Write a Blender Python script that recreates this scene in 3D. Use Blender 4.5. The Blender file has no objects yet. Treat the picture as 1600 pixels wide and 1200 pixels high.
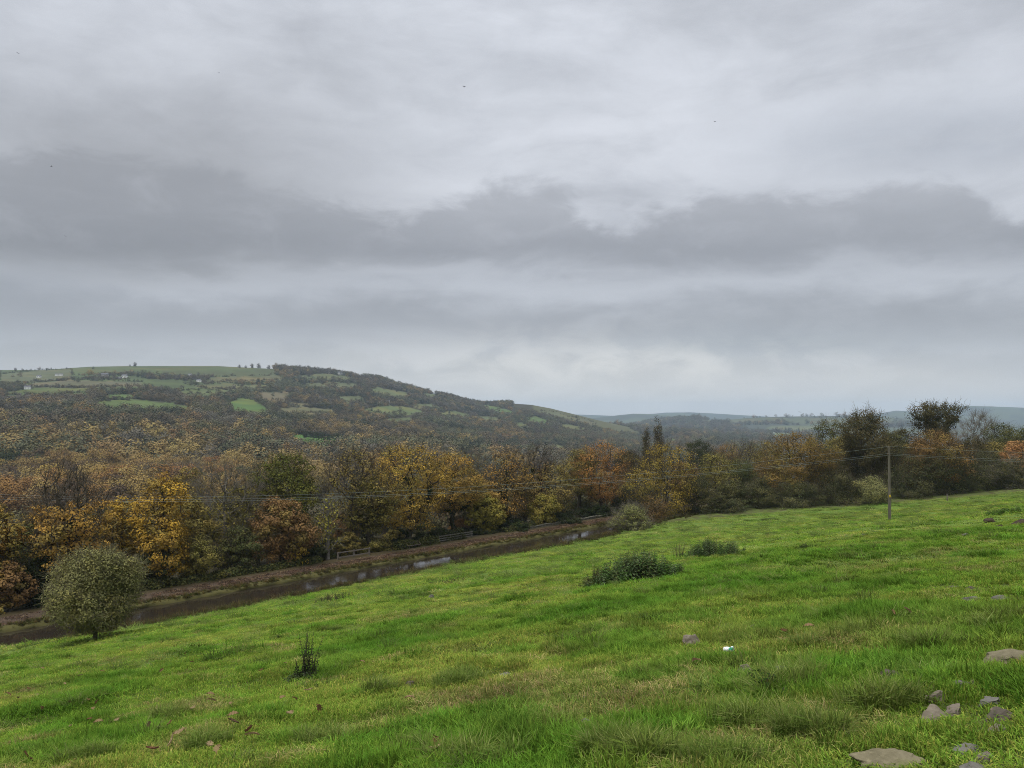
import bpy, bmesh, math
import numpy as np
from mathutils import Vector

R = math.radians
sc = bpy.context.scene
COL = sc.collection

# ------------------------------------------------------------------ camera
F = 28.0 / 36.0 * 1600.0          # focal length in photo pixels
HY = 655.0                        # eye level row in the photo
EYE = 20.0                        # eye height above the canal water
cam_d = bpy.data.cameras.new("camera")
cam_d.lens = 28.0
cam_d.sensor_width = 36.0
cam_d.shift_y = (HY - 600.0) / 1600.0
cam_d.clip_start = 0.1
cam_d.clip_end = 30000.0
cam = bpy.data.objects.new("camera", cam_d)
COL.objects.link(cam)
cam.location = (0, 0, EYE)
cam.rotation_euler = (R(90), 0, 0)
sc.camera = cam

# ------------------------------------------------------------------ render settings
sc.view_settings.view_transform = 'Standard'
sc.view_settings.look = 'None'
sc.view_settings.exposure = 1.0
sc.view_settings.gamma = 1.0
sc.view_settings.use_curve_mapping = False
sc.render.engine = 'CYCLES'
cy = sc.cycles
cy.max_bounces = 5
cy.diffuse_bounces = 3
cy.glossy_bounces = 2
cy.transmission_bounces = 3
cy.volume_bounces = 1
cy.transparent_max_bounces = 4
cy.use_denoising = True
try:
    cy.denoiser = 'OPENIMAGEDENOISE'
    cy.denoising_input_passes = 'RGB_ALBEDO_NORMAL'
    cy.denoising_prefilter = 'NONE'
except Exception:
    pass
cy.sample_clamp_indirect = 6.0
cy.pixel_filter_type = 'BLACKMAN_HARRIS'
cy.filter_width = 0.95

# ------------------------------------------------------------------ node helper
class NT:
    def __init__(self, tree):
        self.t = tree
        self.n = tree.nodes
        self.l = tree.links
    def new(self, typ, **kw):
        n = self.n.new(typ)
        for k, v in kw.items():
            setattr(n, k, v)
        return n
    def put(self, sock, v):
        if hasattr(v, 'is_output') or isinstance(v, bpy.types.NodeSocket):
            self.l.new(v, sock)
        else:
            sock.default_value = v
    def m(self, op, a, b=None, c=None, clamp=False):
        n = self.new('ShaderNodeMath', operation=op, use_clamp=clamp)
        self.put(n.inputs[0], a)
        if b is not None: self.put(n.inputs[1], b)
        if c is not None: self.put(n.inputs[2], c)
        return n.outputs[0]
    def sstep(self, x, e0, e1, o0=0.0, o1=1.0):
        n = self.new('ShaderNodeMapRange', interpolation_type='SMOOTHSTEP')
        self.put(n.inputs['Value'], x)
        self.put(n.inputs['From Min'], e0); self.put(n.inputs['From Max'], e1)
        self.put(n.inputs['To Min'], o0); self.put(n.inputs['To Max'], o1)
        return n.outputs[0]
    def mix(self, f, a, b, blend='MIX'):
        n = self.new('ShaderNodeMix', data_type='RGBA', blend_type=blend)
        self.put(n.inputs[0], f)
        for s, v in ((n.inputs[6], a), (n.inputs[7], b)):
            self.put(s, v if not isinstance(v, tuple) else (v + (1.0,) if len(v) == 3 else v))
        return n.outputs[2]
    def vmul(self, v, xyz):
        n = self.new('ShaderNodeVectorMath', operation='MULTIPLY')
        self.put(n.inputs[0], v); n.inputs[1].default_value = xyz
        return n.outputs[0]
    def noise(self, vec, scale=1.0, detail=5.0, rough=0.55, dist=0.0):
        n = self.new('ShaderNodeTexNoise')
        if vec is not None: self.put(n.inputs['Vector'], vec)
        n.inputs['Scale'].default_value = scale
        n.inputs['Detail'].default_value = detail
        n.inputs['Roughness'].default_value = rough
        n.inputs['Distortion'].default_value = dist
        return n.outputs['Fac']

# ------------------------------------------------------------------ world: overcast sky
SUN_DIR = Vector((-0.20, -0.26, 0.94)).normalized()      # towards the sun behind the cloud
sun_el = math.asin(SUN_DIR.z)
sun_az = math.atan2(SUN_DIR.x, SUN_DIR.y)
world = bpy.data.worlds.new("World")
sc.world = world
world.use_nodes = True
world.cycles.sampling_method = 'MANUAL'
world.cycles.sample_map_resolution = 512
W = NT(world.node_tree)
W.n.clear()
w_out = W.new('ShaderNodeOutputWorld')
w_bg = W.new('ShaderNodeBackground')
w_bg.inputs['Strength'].default_value = 0.1
W.l.new(w_bg.outputs[0], w_out.inputs[0])
nish = W.new('ShaderNodeTexSky')
nish.sky_type = 'NISHITA'
nish.sun_disc = False
nish.sun_elevation = sun_el
nish.sun_rotation = sun_az
tc = W.new('ShaderNodeTexCoord')
D = tc.outputs['Generated']
sp = W.new('ShaderNodeSeparateXYZ')
W.l.new(D, sp.inputs[0])
dx, dy, dz = sp.outputs
hor = W.m('SQRT', W.m('ADD', W.m('MULTIPLY', dx, dx), W.m('MULTIPLY', dy, dy)))
E0 = W.m('DIVIDE', dz, W.m('MAXIMUM', hor, 0.02))
A = W.m('ARCTAN2', dx, dy)
E0 = W.m('DIVIDE', E0, W.m('MAXIMUM', W.m('COSINE', A), 0.74))      # cloud streets run square to the valley
n_big = W.noise(W.vmul(D, (1.7, 1.7, 5.0)), 1.0, 3.0, 0.5)
n_mid = W.noise(W.vmul(D, (4.2, 4.2, 13.0)), 1.0, 8.0, 0.55, 0.35)
n_fin = W.noise(W.vmul(D, (12.0, 12.0, 27.0)), 1.0, 8.0, 0.6, 0.4)
n_str = W.noise(W.vmul(D, (5.0, 5.0, 46.0)), 1.0, 5.0, 0.55, 0.2)
def cen(s, k):
    return W.m('MULTIPLY', W.m('SUBTRACT', s, 0.5), k)
E = W.m('ADD', E0, W.m('ADD', cen(n_mid, 0.085), cen(n_fin, 0.045)))
def gauss(a0, sa, e0, se):
    u = W.m('DIVIDE', W.m('SUBTRACT', A, a0), sa)
    v = W.m('DIVIDE', W.m('SUBTRACT', E0, e0), se)
    q = W.m('ADD', W.m('MULTIPLY', u, u), W.m('MULTIPLY', v, v))
    return W.m('EXPONENT', W.m('MULTIPLY', q, -1.0))
def addm(a, b): return W.m('ADD', a, b, clamp=True)
soft = W.m('ADD', W.m('MULTIPLY', n_big, 0.5), W.m('ADD', W.m('MULTIPLY', n_mid, 0.38), W.m('MULTIPLY', n_fin, 0.12)))
base = W.mix(W.sstep(soft, 0.38, 0.62), (0.41, 0.43, 0.472), (0.545, 0.57, 0.625))
# thin bright cloud
br = addm(gauss(0.20, 0.27, 0.335, 0.085), W.m('MULTIPLY', gauss(-0.10, 0.13, 0.272, 0.04), 0.95))
br = addm(br, W.m('MULTIPLY', gauss(0.56, 0.16, 0.285, 0.05), 0.95))
br = W.m('MULTIPLY', br, W.sstep(n_mid, 0.28, 0.58, 0.35, 1.0))
base = W.mix(W.m('MULTIPLY', br, 0.85), base, (0.665, 0.69, 0.75))
# broad grey cloud to the left
gl = W.m('MULTIPLY', W.sstep(A, 0.02, -0.38), W.m('MULTIPLY', W.sstep(E, 0.15, 0.21), W.sstep(E, 0.58, 0.25)))
base = W.mix(W.m('MULTIPLY', gl, 0.8), base, (0.345, 0.353, 0.372))
gr = W.m('MULTIPLY', gauss(0.50, 0.20, 0.345, 0.05), W.sstep(n_mid, 0.3, 0.6))
base = W.mix(W.m('MULTIPLY', gr, 0.7), base, (0.38, 0.41, 0.465))
# the long dark cloud bank with its billowing top
fc = W.new('ShaderNodeFloatCurve')
cur = fc.mapping.curves[0]
pts_c = [(-3.14, .25), (-2.4, .31), (-1.7, .24), (-1.1, .33), (-.80, .31), (-.57, .345), (-.42, .318), (-.30, .298), (-.2365, .282),
         (-.19, .270), (-.1437, .255), (-.10, .274), (-.06, .287), (-.008, .297), (.05, .295), (.075, .278), (.12, .246),
         (.17, .258), (.21, .266), (.27, .284), (.31, .276), (.36, .288), (.40, .284), (.44, .296), (.52, .284), (.58, .252), (.8, .27), (1.2, .30), (1.8, .23), (2.5, .30), (3.14, .25)]
while len(cur.points) < len(pts_c): cur.points.new(0.5, 0.5)
for p_, (a_, e_) in zip(cur.points, pts_c):
    p_.location = (a_ / 6.2832 + 0.5, e_)
    p_.handle_type = 'AUTO'
fc.mapping.update()
W.put(fc.inputs['Value'], W.m('ADD', W.m('DIVIDE', A, 6.2832), 0.5))
top = fc.outputs[0]
Eb = W.m('ADD', E0, W.m('ADD', cen(n_mid, 0.05), cen(n_fin, 0.10)))
Ebot = W.m('ADD', E0, W.m('ADD', cen(n_mid, 0.10), cen(n_fin, 0.05)))
mk = W.m('MULTIPLY', W.sstep(W.m('SUBTRACT', Eb, top), 0.010, -0.022), W.sstep(Ebot, 0.178, 0.222))
dk = W.mix(W.sstep(E0, 0.19, 0.30), (0.283, 0.293, 0.32), (0.405, 0.42, 0.455))
dk = W.mix(W.sstep(A, 0.05, -0.5, 0.0, 0.6), dk, (0.236, 0.24, 0.254))
dk = W.mix(W.sstep(n_fin, 0.45, 0.75, 0.0, 0.35), dk, (0.43, 0.445, 0.485))
base = W.mix(W.m('MULTIPLY', mk, 0.82), base, dk)
# second, thinner banks lower down
E2 = W.m('ADD', E0, W.m('ADD', cen(n_mid, 0.11), W.m('ADD', cen(n_fin, 0.05), cen(n_str, 0.03))))
m2 = W.m('MULTIPLY', W.sstep(E2, 0.088, 0.118), W.sstep(E2, 0.178, 0.122))
m2 = W.m('MULTIPLY', m2, W.sstep(n_big, 0.40, 0.60, 0.08, 0.62))
base = W.mix(m2, base, (0.345, 0.356, 0.386))
m3 = W.m('MULTIPLY', gauss(0.30, 0.17, 0.092, 0.022), W.sstep(n_fin, 0.3, 0.55, 0.5, 1.0))
base = W.mix(W.m('MULTIPLY', m3, 0.85), base, (0.30, 0.338, 0.395))
m4 = W.m('MULTIPLY', W.sstep(E2, 0.045, 0.06), W.sstep(E2, 0.09, 0.07))
base = W.mix(W.m('MULTIPLY', m4, 0.28), base, (0.35, 0.375, 0.425))
# paler air low over the valley
lo = W.sstep(E, 0.105, 0.02)
base = W.mix(W.m('MULTIPLY', lo, 0.7), base, (0.75, 0.75, 0.745))
crm = W.m('MULTIPLY', gauss(0.14, 0.34, 0.066, 0.036), W.sstep(n_fin, 0.36, 0.6, 0.3, 1.0))
base = W.mix(W.m('MULTIPLY', crm, 0.7), base, (0.86, 0.855, 0.835))
# cloud texture
tex = W.m('ADD', 1.0, W.m('ADD', cen(n_fin, 0.16), W.m('ADD', cen(n_mid, 0.12), cen(n_str, 0.07))))
# CIE overcast luminance distribution: brighter towards the zenith
cie = W.m('DIVIDE', W.m('ADD', 1.0, W.m('MULTIPLY', W.m('MAXIMUM', dz, 0.0), 2.0)), 1.42)
cie = W.m('MULTIPLY', W.m('MAXIMUM', cie, 0.95), tex)
SKY_GAIN = 4.85
base = W.mix(1.0, base, (1.01, 1.0, 0.985), 'MULTIPLY')
sky10 = W.new('ShaderNodeVectorMath', operation='SCALE')
W.put(sky10.inputs[0], base)
W.put(sky10.inputs['Scale'], W.m('MULTIPLY', cie, SKY_GAIN))
fin = W.mix(0.95, nish.outputs[0], sky10.outputs[0])
W.l.new(fin, w_bg.inputs['Color'])

sun_d = bpy.data.lights.new("sun", 'SUN')
sun_d.energy = 1.5
sun_d.angle = R(35)
sun_d.color = (1.0, 0.965, 0.91)
sun = bpy.data.objects.new("sun", sun_d)
COL.objects.link(sun)
sun.rotation_euler = SUN_DIR.to_track_quat('Z', 'Y').to_euler()
sun.location = (-40, -50, 90)

# ------------------------------------------------------------------ numeric helpers
rng = np.random.default_rng(7)

def _h(ix, iy, s):
    n = (ix.astype(np.int64) * 374761393 + iy.astype(np.int64) * 668265263 + s * 1442695041) & 0x7fffffff
    n = ((n ^ (n >> 13)) * 1274126177) & 0x7fffffff
    n = n ^ (n >> 16)
    return (n & 0xffff) / 65535.0

def vnoise(x, y, s=0):
    ix = np.floor(x); iy = np.floor(y)
    fx = x - ix; fy = y - iy
    fx = fx * fx * fx * (fx * (fx * 6 - 15) + 10); fy = fy * fy * fy * (fy * (fy * 6 - 15) + 10)
    a = _h(ix, iy, s); b = _h(ix + 1, iy, s); c = _h(ix, iy + 1, s); d = _h(ix + 1, iy + 1, s)
    return (a + (b - a) * fx) * (1 - fy) + (c + (d - c) * fx) * fy

def fbm(x, y, s=0, o=4):
    t = 0.0; a = 0.5; n = 0.0
    for i in range(o):
        t = t + a * vnoise(x, y, s + i * 17); n += a
        x = x * 2.03 + 11.3; y = y * 2.03 + 5.7; a *= 0.5
    return t / n

def sm(x, a, b):
    t = np.clip((x - a) / (b - a), 0, 1)
    return t * t * (3 - 2 * t)

# ------------------------------------------------------------------ canal frame
C0 = np.array([-47.8, 74.3]); CE = np.array([0.657, 0.754]); CN = np.array([0.754, -0.657])
CANAL_W = 8.6
def dt(x, y):
    rx = x - C0[0]; ry = y - C0[1]
    return rx * CN[0] + ry * CN[1], rx * CE[0] + ry * CE[1]
def from_dt(d, t):
    return C0[0] + d * CN[0] + t * CE[0], C0[1] + d * CN[1] + t * CE[1]
def Y_at(px, d):
    u = (px - 800) / F
    return (84.85 - d) / (0.657 - 0.754 * u)

# ------------------------------------------------------------------ field surface (thin plate spline through surveyed points)
ctrl = [(0, 1200, 9.7), (0, 1075, 25), (0, 1042, 40), (0, 1017, 57), (-200, 1045, 55), (-200, 1105, 30),
        (200, 992, 62), (200, 1030, 34), (200, 1100, 17),
        (400, 955, 66), (400, 985, 38), (400, 1045, 20), (400, 1200, 7.2),
        (600, 921, 65), (600, 950, 40), (600, 1015, 20),
        (800, 889, 62), (800, 876, 90), (800, 930, 36), (800, 1000, 18), (800, 1200, 5.6),
        (1000, 824, 138), (1000, 846, 98), (1000, 874, 58), (1000, 907, 31), (1000, 985, 14),
        (1200, 802, 145), (1200, 824, 100), (1200, 842, 66), (1200, 900, 27), (1200, 1000, 11.5), (1200, 1200, 4.6),
        (1390, 814, 80), (1390, 789, 148), (1390, 830, 52),
        (1600, 769, 150), (1600, 782, 105), (1600, 797, 66), (1600, 850, 28), (1600, 950, 12), (1600, 1200, 3.9),
        (1900, 745, 150), (1900, 760, 70)]
cp = []
for px, py, Y in ctrl:
    cp.append(((px - 800) / F * Y, Y, EYE - (py - HY) / F * Y))
for px in (-300, 0, 200, 400, 600, 800, 930):
    Y = Y_at(px, 9.2)
    cp.append(((px - 800) / F * Y, Y, 0.5))
cp += [(0, 0, 18.4), (0, -30, 22.5), (-60, -20, 12.5), (60, -20, 28.5), (-70, 20, 6.0), (0, -80, 27), (60, -80, 34), (-80, -80, 15),
       (130, 0, 33), (130, 60, 22), (190, 140, 14), (110, 190, 6.5), (60, 190, 3.5), (35, 185, 2.0), (160, 230, 8), (60, 250, 0), (250, 250, 10), (100, 330, -6), (300, 330, 4), (-100, 48, 0.5)]
cp = np.array(cp, float)
def _U(r2): return np.where(r2 > 1e-9, r2 * np.log(np.maximum(r2, 1e-9)), 0.0)
_n = len(cp)
_K = _U((cp[:, None, 0] - cp[None, :, 0]) ** 2 + (cp[:, None, 1] - cp[None, :, 1]) ** 2) + np.eye(_n) * 40.0
_P = np.c_[np.ones(_n), cp[:, :2]]
_A = np.block([[_K, _P], [_P.T, np.zeros((3, 3))]])
_w = np.linalg.solve(_A, np.r_[cp[:, 2], 0, 0, 0])
def tps(x, y):
    x = np.asarray(x, float); y = np.asarray(y, float)
    out = _w[_n] + _w[_n + 1] * x + _w[_n + 2] * y
    for i in range(_n):
        out = out + _w[i] * _U((x - cp[i, 0]) ** 2 + (y - cp[i, 1]) ** 2)
    return out
_eye_fix = 18.35 - float(tps(0.0, 0.0))
def field_z(x, y):
    x = np.asarray(x, float); y = np.asarray(y, float)
    d, t = dt(x, y)
    z = tps(x, y) + _eye_fix * np.exp(-(x * x + y * y) / 60.0)
    m = sm(d, 11, 24)
    near = np.exp(-((x * x + y * y) / 40.0 ** 2))
    z = z + m * ((fbm(x / 9, y / 9, 3, 2) - .5) * 0.5 * sm(y, 8, 30) + (fbm(x / 3.1, y / 3.1, 5, 2) - .5) * 0.40 * sm(y, 3, 14)
                 + (fbm(x / 0.9, y / 0.9, 8, 2) - .5) * 0.15 * near)
    bank = 0.55 - 0.95 * sm(d, 9.2, 8.1)
    z = np.where(d < 10.5, bank + (np.maximum(z, .55) - .55) * sm(d, 8.6, 10.5), z)
    return np.clip(z, -12, 45)

# ------------------------------------------------------------------ wide terrain: rows of ground level by column and distance
TY = np.array([80, 130, 200, 300, 400, 530, 750, 1000, 1300, 1600, 1900, 2200, 2500, 2800, 3200, 4000, 5200, 7000, 9500, 13000.])
TPX = np.array([-700, 0, 200, 400, 600, 800, 1000, 1200, 1600, 2400.])
_tail = [676, 668, 662, 658, 656]
TAB = np.array([
    [997, 885, 856, 818, 786, 744, 690, 658, 630, 608, 592, 584, 587, 596, 609, 624, 635, 643, 648, 651],
    [997, 885, 856, 818, 782, 738, 684, 652, 624, 602, 586, 577, 580, 592, 606, 622, 634, 642, 647, 650],
    [997, 885, 857, 819, 784, 742, 690, 655, 623, 600, 583, 571, 573, 588, 604, 622, 634, 642, 647, 650],
    [997, 885, 858, 822, 790, 752, 708, 676, 645, 617, 593, 574, 575, 589, 606, 623, 634, 642, 647, 650],
    [997, 885, 859, 826, 800, 768, 728, 700, 672, 648, 626, 606, 595, 601, 612, 626, 636, 643, 648, 651],
    [997, 885, 860, 830, 805, 776, 742, 718, 698, 681, 665, 650, 638, 631, 637, 644, 650, 652, 654, 655],
    [997, 885, 860, 832, 808, 782, 752, 732, 716, 704, 694, 684, 675, 667, 668, 671, 667, 662, 658, 656],
    [997, 885, 860, 832, 808, 783, 754, 735, 720, 709, 702, 696, 691, 687, 683] + _tail,
    [997, 885, 860, 832, 808, 783, 754, 735, 720, 709, 702, 696, 691, 687, 683] + _tail,
    [997, 885, 860, 832, 808, 783, 754, 735, 720, 709, 702, 696, 691, 687, 683] + _tail], float)
_LY = np.log(TY)
def _cat(p0, p1, p2, p3, t):
    return 0.5 * (2 * p1 + (-p0 + p2) * t + (2 * p0 - 5 * p1 + 4 * p2 - p3) * t * t + (-p0 + 3 * p1 - 3 * p2 + p3) * t ** 3)
_ud = np.linspace(-700, 2400, 311)
_vd = np.linspace(_LY[0], _LY[-1], 240)
def _interp_axis(xs, M, xd):
    out = []
    n = len(xs)
    for x in xd:
        i = int(np.clip(np.searchsorted(xs, x) - 1, 0, n - 2))
        t = (x - xs[i]) / (xs[i + 1] - xs[i])
        g = lambda k: M[int(np.clip(k, 0, n - 1))]
        # finite-difference tangents for uneven spacing
        h = xs[i + 1] - xs[i]
        m1 = (g(i + 1) - g(i - 1)) / (xs[min(i + 1, n - 1)] - xs[max(i - 1, 0)]) * h if i > 0 else (g(i + 1) - g(i))
        m2 = (g(i + 2) - g(i)) / (xs[min(i + 2, n - 1)] - xs[i]) * h if i + 2 < n else (g(i + 1) - g(i))
        t2, t3 = t * t, t ** 3
        out.append((2 * t3 - 3 * t2 + 1) * g(i) + (t3 - 2 * t2 + t) * m1 + (-2 * t3 + 3 * t2) * g(i + 1) + (t3 - t2) * m2)
    return np.array(out)
_D1 = _interp_axis(TPX, TAB, _ud)
_DENSE = _interp_axis(_LY, _D1.T, _vd)          # [v,u]
_SKY = np.array([(-700, 586), (0, 578), (60, 578.5), (110, 575), (140, 573), (200, 572), (340, 572), (400, 575), (440, 577), (500, 581), (540, 585), (565, 590), (585, 591), (600, 594), (620, 602), (660, 612), (700, 620),
                 (735, 629.5), (748, 632), (800, 630.5), (830, 632.5), (860, 638), (900, 648), (940, 658), (1000, 671), (1060, 680), (1300, 684), (2400, 684)], float)
_Yd = np.exp(_vd)
for _j, _p in enumerate(_ud):
    if _p > 1040: continue
    _sel = (_Yd > 1500) & (_Yd < 3300)
    _del = np.interp(_p, _SKY[:, 0], _SKY[:, 1]) - _DENSE[_sel, _j].min()
    _DENSE[:, _j] += _del * sm(_Yd, 1300, 2050) * (1 - sm(_Yd, 3600, 5200))
def table_py(px, Y):
    u = np.clip((px + 700) / 10.0, 0, 309.999); v = np.clip((np.log(np.maximum(Y, 1)) - _LY[0]) / (_vd[1] - _vd[0]), 0, 238.999)
    iu = u.astype(int); iv = v.astype(int); fu = u - iu; fv = v - iv
    a = _DENSE[iv, iu]; b = _DENSE[iv, iu + 1]; c = _DENSE[iv + 1, iu]; d = _DENSE[iv + 1, iu + 1]
    return (a + (b - a) * fu) * (1 - fv) + (c + (d - c) * fu) * fv
RIDGES = [
    (6800, 900, [(700, 668), (880, 657), (940, 652), (965, 649), (990, 646.5), (1010, 647), (1040, 649), (1090, 653), (1160, 658), (1300, 668)]),
    (9000, 1000, [(300, 640), (600, 632), (735, 625.5), (780, 631), (860, 646), (960, 650), (1020, 647), (1040, 645), (1080, 644.5), (1130, 647), (1180, 650), (1300, 656), (1500, 662)]),
    (4700, 700, [(860, 680), (960, 671), (1000, 664), (1030, 658), (1060, 655.5), (1085, 654.5), (1110, 656.5), (1140, 656), (1170, 653), (1220, 651), (1270, 650.5), (1320, 649.5), (1400, 653), (1480, 660), (1600, 668), (2300, 668)]),
    (7300, 1000, [(1240, 664), (1330, 655), (1380, 645), (1400, 641.5), (1430, 643), (1460, 641), (1480, 637), (1505, 634), (1550, 635), (1600, 637), (1700, 641), (1900, 640), (2300, 636)])]
def table_z(x, y):
    x = np.asarray(x, float); y = np.maximum(np.asarray(y, float), 60)
    px = 800 + F * x / y
    z = EYE - (table_py(px, y) - HY) / F * y
    for Yc, wd, pts in RIDGES:
        pp = np.array(pts, float)
        pc = np.interp(px, pp[:, 0], pp[:, 1])
        zc = EYE - (pc - HY) / F * Yc
        zb = EYE - (table_py(px, np.full_like(y, Yc)) - HY) / F * Yc
        k = np.exp(-((y - Yc) / np.where(y < Yc, wd, wd * 1.3)) ** 2)
        z = z + np.maximum(zc - zb, 0) * k
    z = z + (fbm(x / 130, y / 130, 21, 3) - .5) * 7 * sm(y, 500, 1200) * (1 - sm(y, 1900, 2200)) 
    return z
def ground(x, y):
    x = np.asarray(x, float); y = np.asarray(y, float)
    d, t = dt(x, y)
    fz = field_z(x, y)
    back = 0.5 - 0.10 * np.maximum(-6.5 - d, 0)
    nearz = np.where(d > 8.0, fz, np.where(d > 0, -0.8, np.where(d > -6.5, 0.45, back)))
    nearz = np.maximum(nearz, -9)
    far = np.maximum(sm(y, 230, 340) * (d > -60), sm(d, -35, -110))
    far = np.maximum(far, sm(y, 300, 380))
    return nearz * (1 - far) + table_z(x, y) * far

def PT(px, py, Y):
    return np.array([(px - 800) / F * Y, Y, EYE - (py - HY) / F * Y])
def hit(px, py, y0=2.5, y1=170):
    """distance at which the sight line through a photo point meets the field"""
    Y = np.exp(np.linspace(math.log(y0), math.log(y1), 1500))
    x = (px - 800) / F * Y
    gap = (EYE - (py - HY) / F * Y) - field_z(x, Y)
    k = np.where(gap < 0)[0]
    return float(Y[k[0]]) if len(k) else None

# ------------------------------------------------------------------ mesh / object helpers
def mesh_np(name, V, Fc, colors=None, smooth=False):
    V = np.ascontiguousarray(V, dtype=np.float32); Fc = np.ascontiguousarray(Fc, dtype=np.int32)
    me = bpy.data.meshes.new(name)
    nv, nf, k = len(V), len(Fc), Fc.shape[1]
    me.vertices.add(nv); me.vertices.foreach_set('co', V.ravel())
    me.loops.add(nf * k); me.loops.foreach_set('vertex_index', Fc.ravel())
    me.polygons.add(nf)
    me.polygons.foreach_set('loop_start', np.arange(0, nf * k, k, dtype=np.int32))
    me.polygons.foreach_set('loop_total', np.full(nf, k, dtype=np.int32))
    me.polygons.foreach_set('use_smooth', np.full(nf, smooth))
    if colors is not None:
        a = me.attributes.new('tint', 'FLOAT_COLOR', 'POINT')
        c = np.ones((nv, 4), np.float32); c[:, :3] = colors
        a.data.foreach_set('color', c.ravel())
    me.update()
    me.validate()
    return me
def obj(name, me, mat=None, parent=None, loc=None, kind=None):
    if mat is not None and not me.materials: me.materials.append(mat)
    o = bpy.data.objects.new(name, me)
    COL.objects.link(o)
    if parent is not None: o.parent = parent
    if loc is not None: o.location = loc
    if kind: o['kind'] = kind
    return o
def tag(o, label, cat, group=None, kind=None):
    o['label'] = label; o['category'] = cat
    if group: o['group'] = group
    if kind: o['kind'] = kind
    return o
def thing(name, label, cat, loc=(0, 0, 0), rz=0.0, group=None):
    o = bpy.data.objects.new(name, None)
    o.empty_display_size = 0.5
    COL.objects.link(o)
    o.location = loc; o.rotation_euler = (0, 0, rz)
    return tag(o, label, cat, group)
class MB:
    """collects boxes and tubes into one quad mesh"""
    def __init__(self): self.V = []; self.Q = []; self.n = 0
    def add(self, V, Q):
        V = np.asarray(V, float); Q = np.asarray(Q, int)
        self.V.append(V); self.Q.append(Q + self.n); self.n += len(V)
    def box(self, c, s, rz=0.0, rx=0.0, ry=0.0):
        v = np.array([[i, j, k] for k in (-.5, .5) for j in (-.5, .5) for i in (-.5, .5)]) * np.array(s)
        for ang, (a, b) in ((rx, (1, 2)), (ry, (2, 0)), (rz, (0, 1))):
            if ang:
                ca, sa = math.cos(ang), math.sin(ang)
                va = v[:, a] * ca - v[:, b] * sa; vb = v[:, a] * sa + v[:, b] * ca
                v[:, a] = va; v[:, b] = vb
        self.add(v + np.array(c), [[0, 2, 3, 1], [4, 5, 7, 6], [0, 1, 5, 4], [2, 6, 7, 3], [0, 4, 6, 2], [1, 3, 7, 5]])
        return self
    def tubes(self, A, B, ra, rb, k=5):
        V, Q = tube_np(np.atleast_2d(A), np.atleast_2d(B), np.atleast_1d(ra), np.atleast_1d(rb), k)
        self.add(V, Q); return self
    def path(self, P, r, k=6):
        P = np.asarray(P, float); n = len(P)
        r = np.broadcast_to(np.asarray(r, float), (n,))
        T = np.gradient(P, axis=0); T /= np.linalg.norm(T, axis=1)[:, None] + 1e-9
        ref = np.array([0, 0, 1.]) if abs(T[0, 2]) < .9 else np.array([1., 0, 0])
        U = np.cross(T, ref); U /= np.linalg.norm(U, axis=1)[:, None] + 1e-9
        Wv = np.cross(T, U)
        a = np.arange(k) / k * 2 * np.pi
        V = P[:, None] + r[:, None, None] * (np.cos(a)[None, :, None] * U[:, None] + np.sin(a)[None, :, None] * Wv[:, None])
        Q = [[i * k + j, i * k + (j + 1) % k, (i + 1) * k + (j + 1) % k, (i + 1) * k + j] for i in range(n - 1) for j in range(k)]
        self.add(V.reshape(-1, 3), Q); return self
    def mesh(self, name, smooth=False):
        return mesh_np(name, np.concatenate(self.V), np.concatenate(self.Q), smooth=smooth)
    def build(self, name, mat, parent=None, smooth=False, **k):
        return obj(name, self.mesh(name, smooth), mat, parent, **k)
def tube_np(A, B, ra, rb, k=5):
    n = len(A)
    T = B - A; T = T / (np.linalg.norm(T, axis=1)[:, None] + 1e-9)
    ref = np.where(np.abs(T[:, 2:3]) < 0.9, np.array([[0, 0, 1.]]), np.array([[1., 0, 0]]))
    U = np.cross(T, ref); U /= np.linalg.norm(U, axis=1)[:, None] + 1e-9
    Wv = np.cross(T, U)
    a = np.arange(k) / k * 2 * np.pi
    ring = np.cos(a)[None, :, None] * U[:, None] + np.sin(a)[None, :, None] * Wv[:, None]
    V = np.concatenate([A[:, None] + ra[:, None, None] * ring, B[:, None] + rb[:, None, None] * ring], axis=1)
    j = np.arange(k); jn = (j + 1) % k
    q = np.stack([j, jn, k + jn, k + j], axis=1)
    Q = (np.arange(n) * 2 * k)[:, None, None] + q[None]
    return V.reshape(-1, 3), Q.reshape(-1, 4)

# ------------------------------------------------------------------ materials
def new_mat(name):
    m = bpy.data.materials.new(name); m.use_nodes = True
    t = NT(m.node_tree); t.n.clear()
    return m, t
def out(t, sh):
    o = t.new('ShaderNodeOutputMaterial'); t.l.new(sh, o.inputs[0])
def princ(t, color, rough=0.8, spec=0.2, normal=None):
    b = t.new('ShaderNodeBsdfPrincipled')
    t.put(b.inputs['Base Color'], color if not isinstance(color, tuple) else color + (1.0,))
    t.put(b.inputs['Roughness'], rough)
    b.inputs['Specular IOR Level'].default_value = spec
    if normal is not None: t.l.new(normal, b.inputs['Normal'])
    return b.outputs[0]
def bump(t, h, strength=0.4, dist=0.05):
    b = t.new('ShaderNodeBump'); b.inputs['Strength'].default_value = strength; b.inputs['Distance'].default_value = dist
    t.l.new(h, b.inputs['Height']); return b.outputs[0]
def pos(t):
    return t.new('ShaderNodeNewGeometry').outputs['Position']
def objco(t):
    return t.new('ShaderNodeTexCoord').outputs['Object']
def attr(t, name, typ='GEOMETRY'):
    n = t.new('ShaderNodeAttribute'); n.attribute_name = name; n.attribute_type = typ
    return n.outputs['Color']
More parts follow.
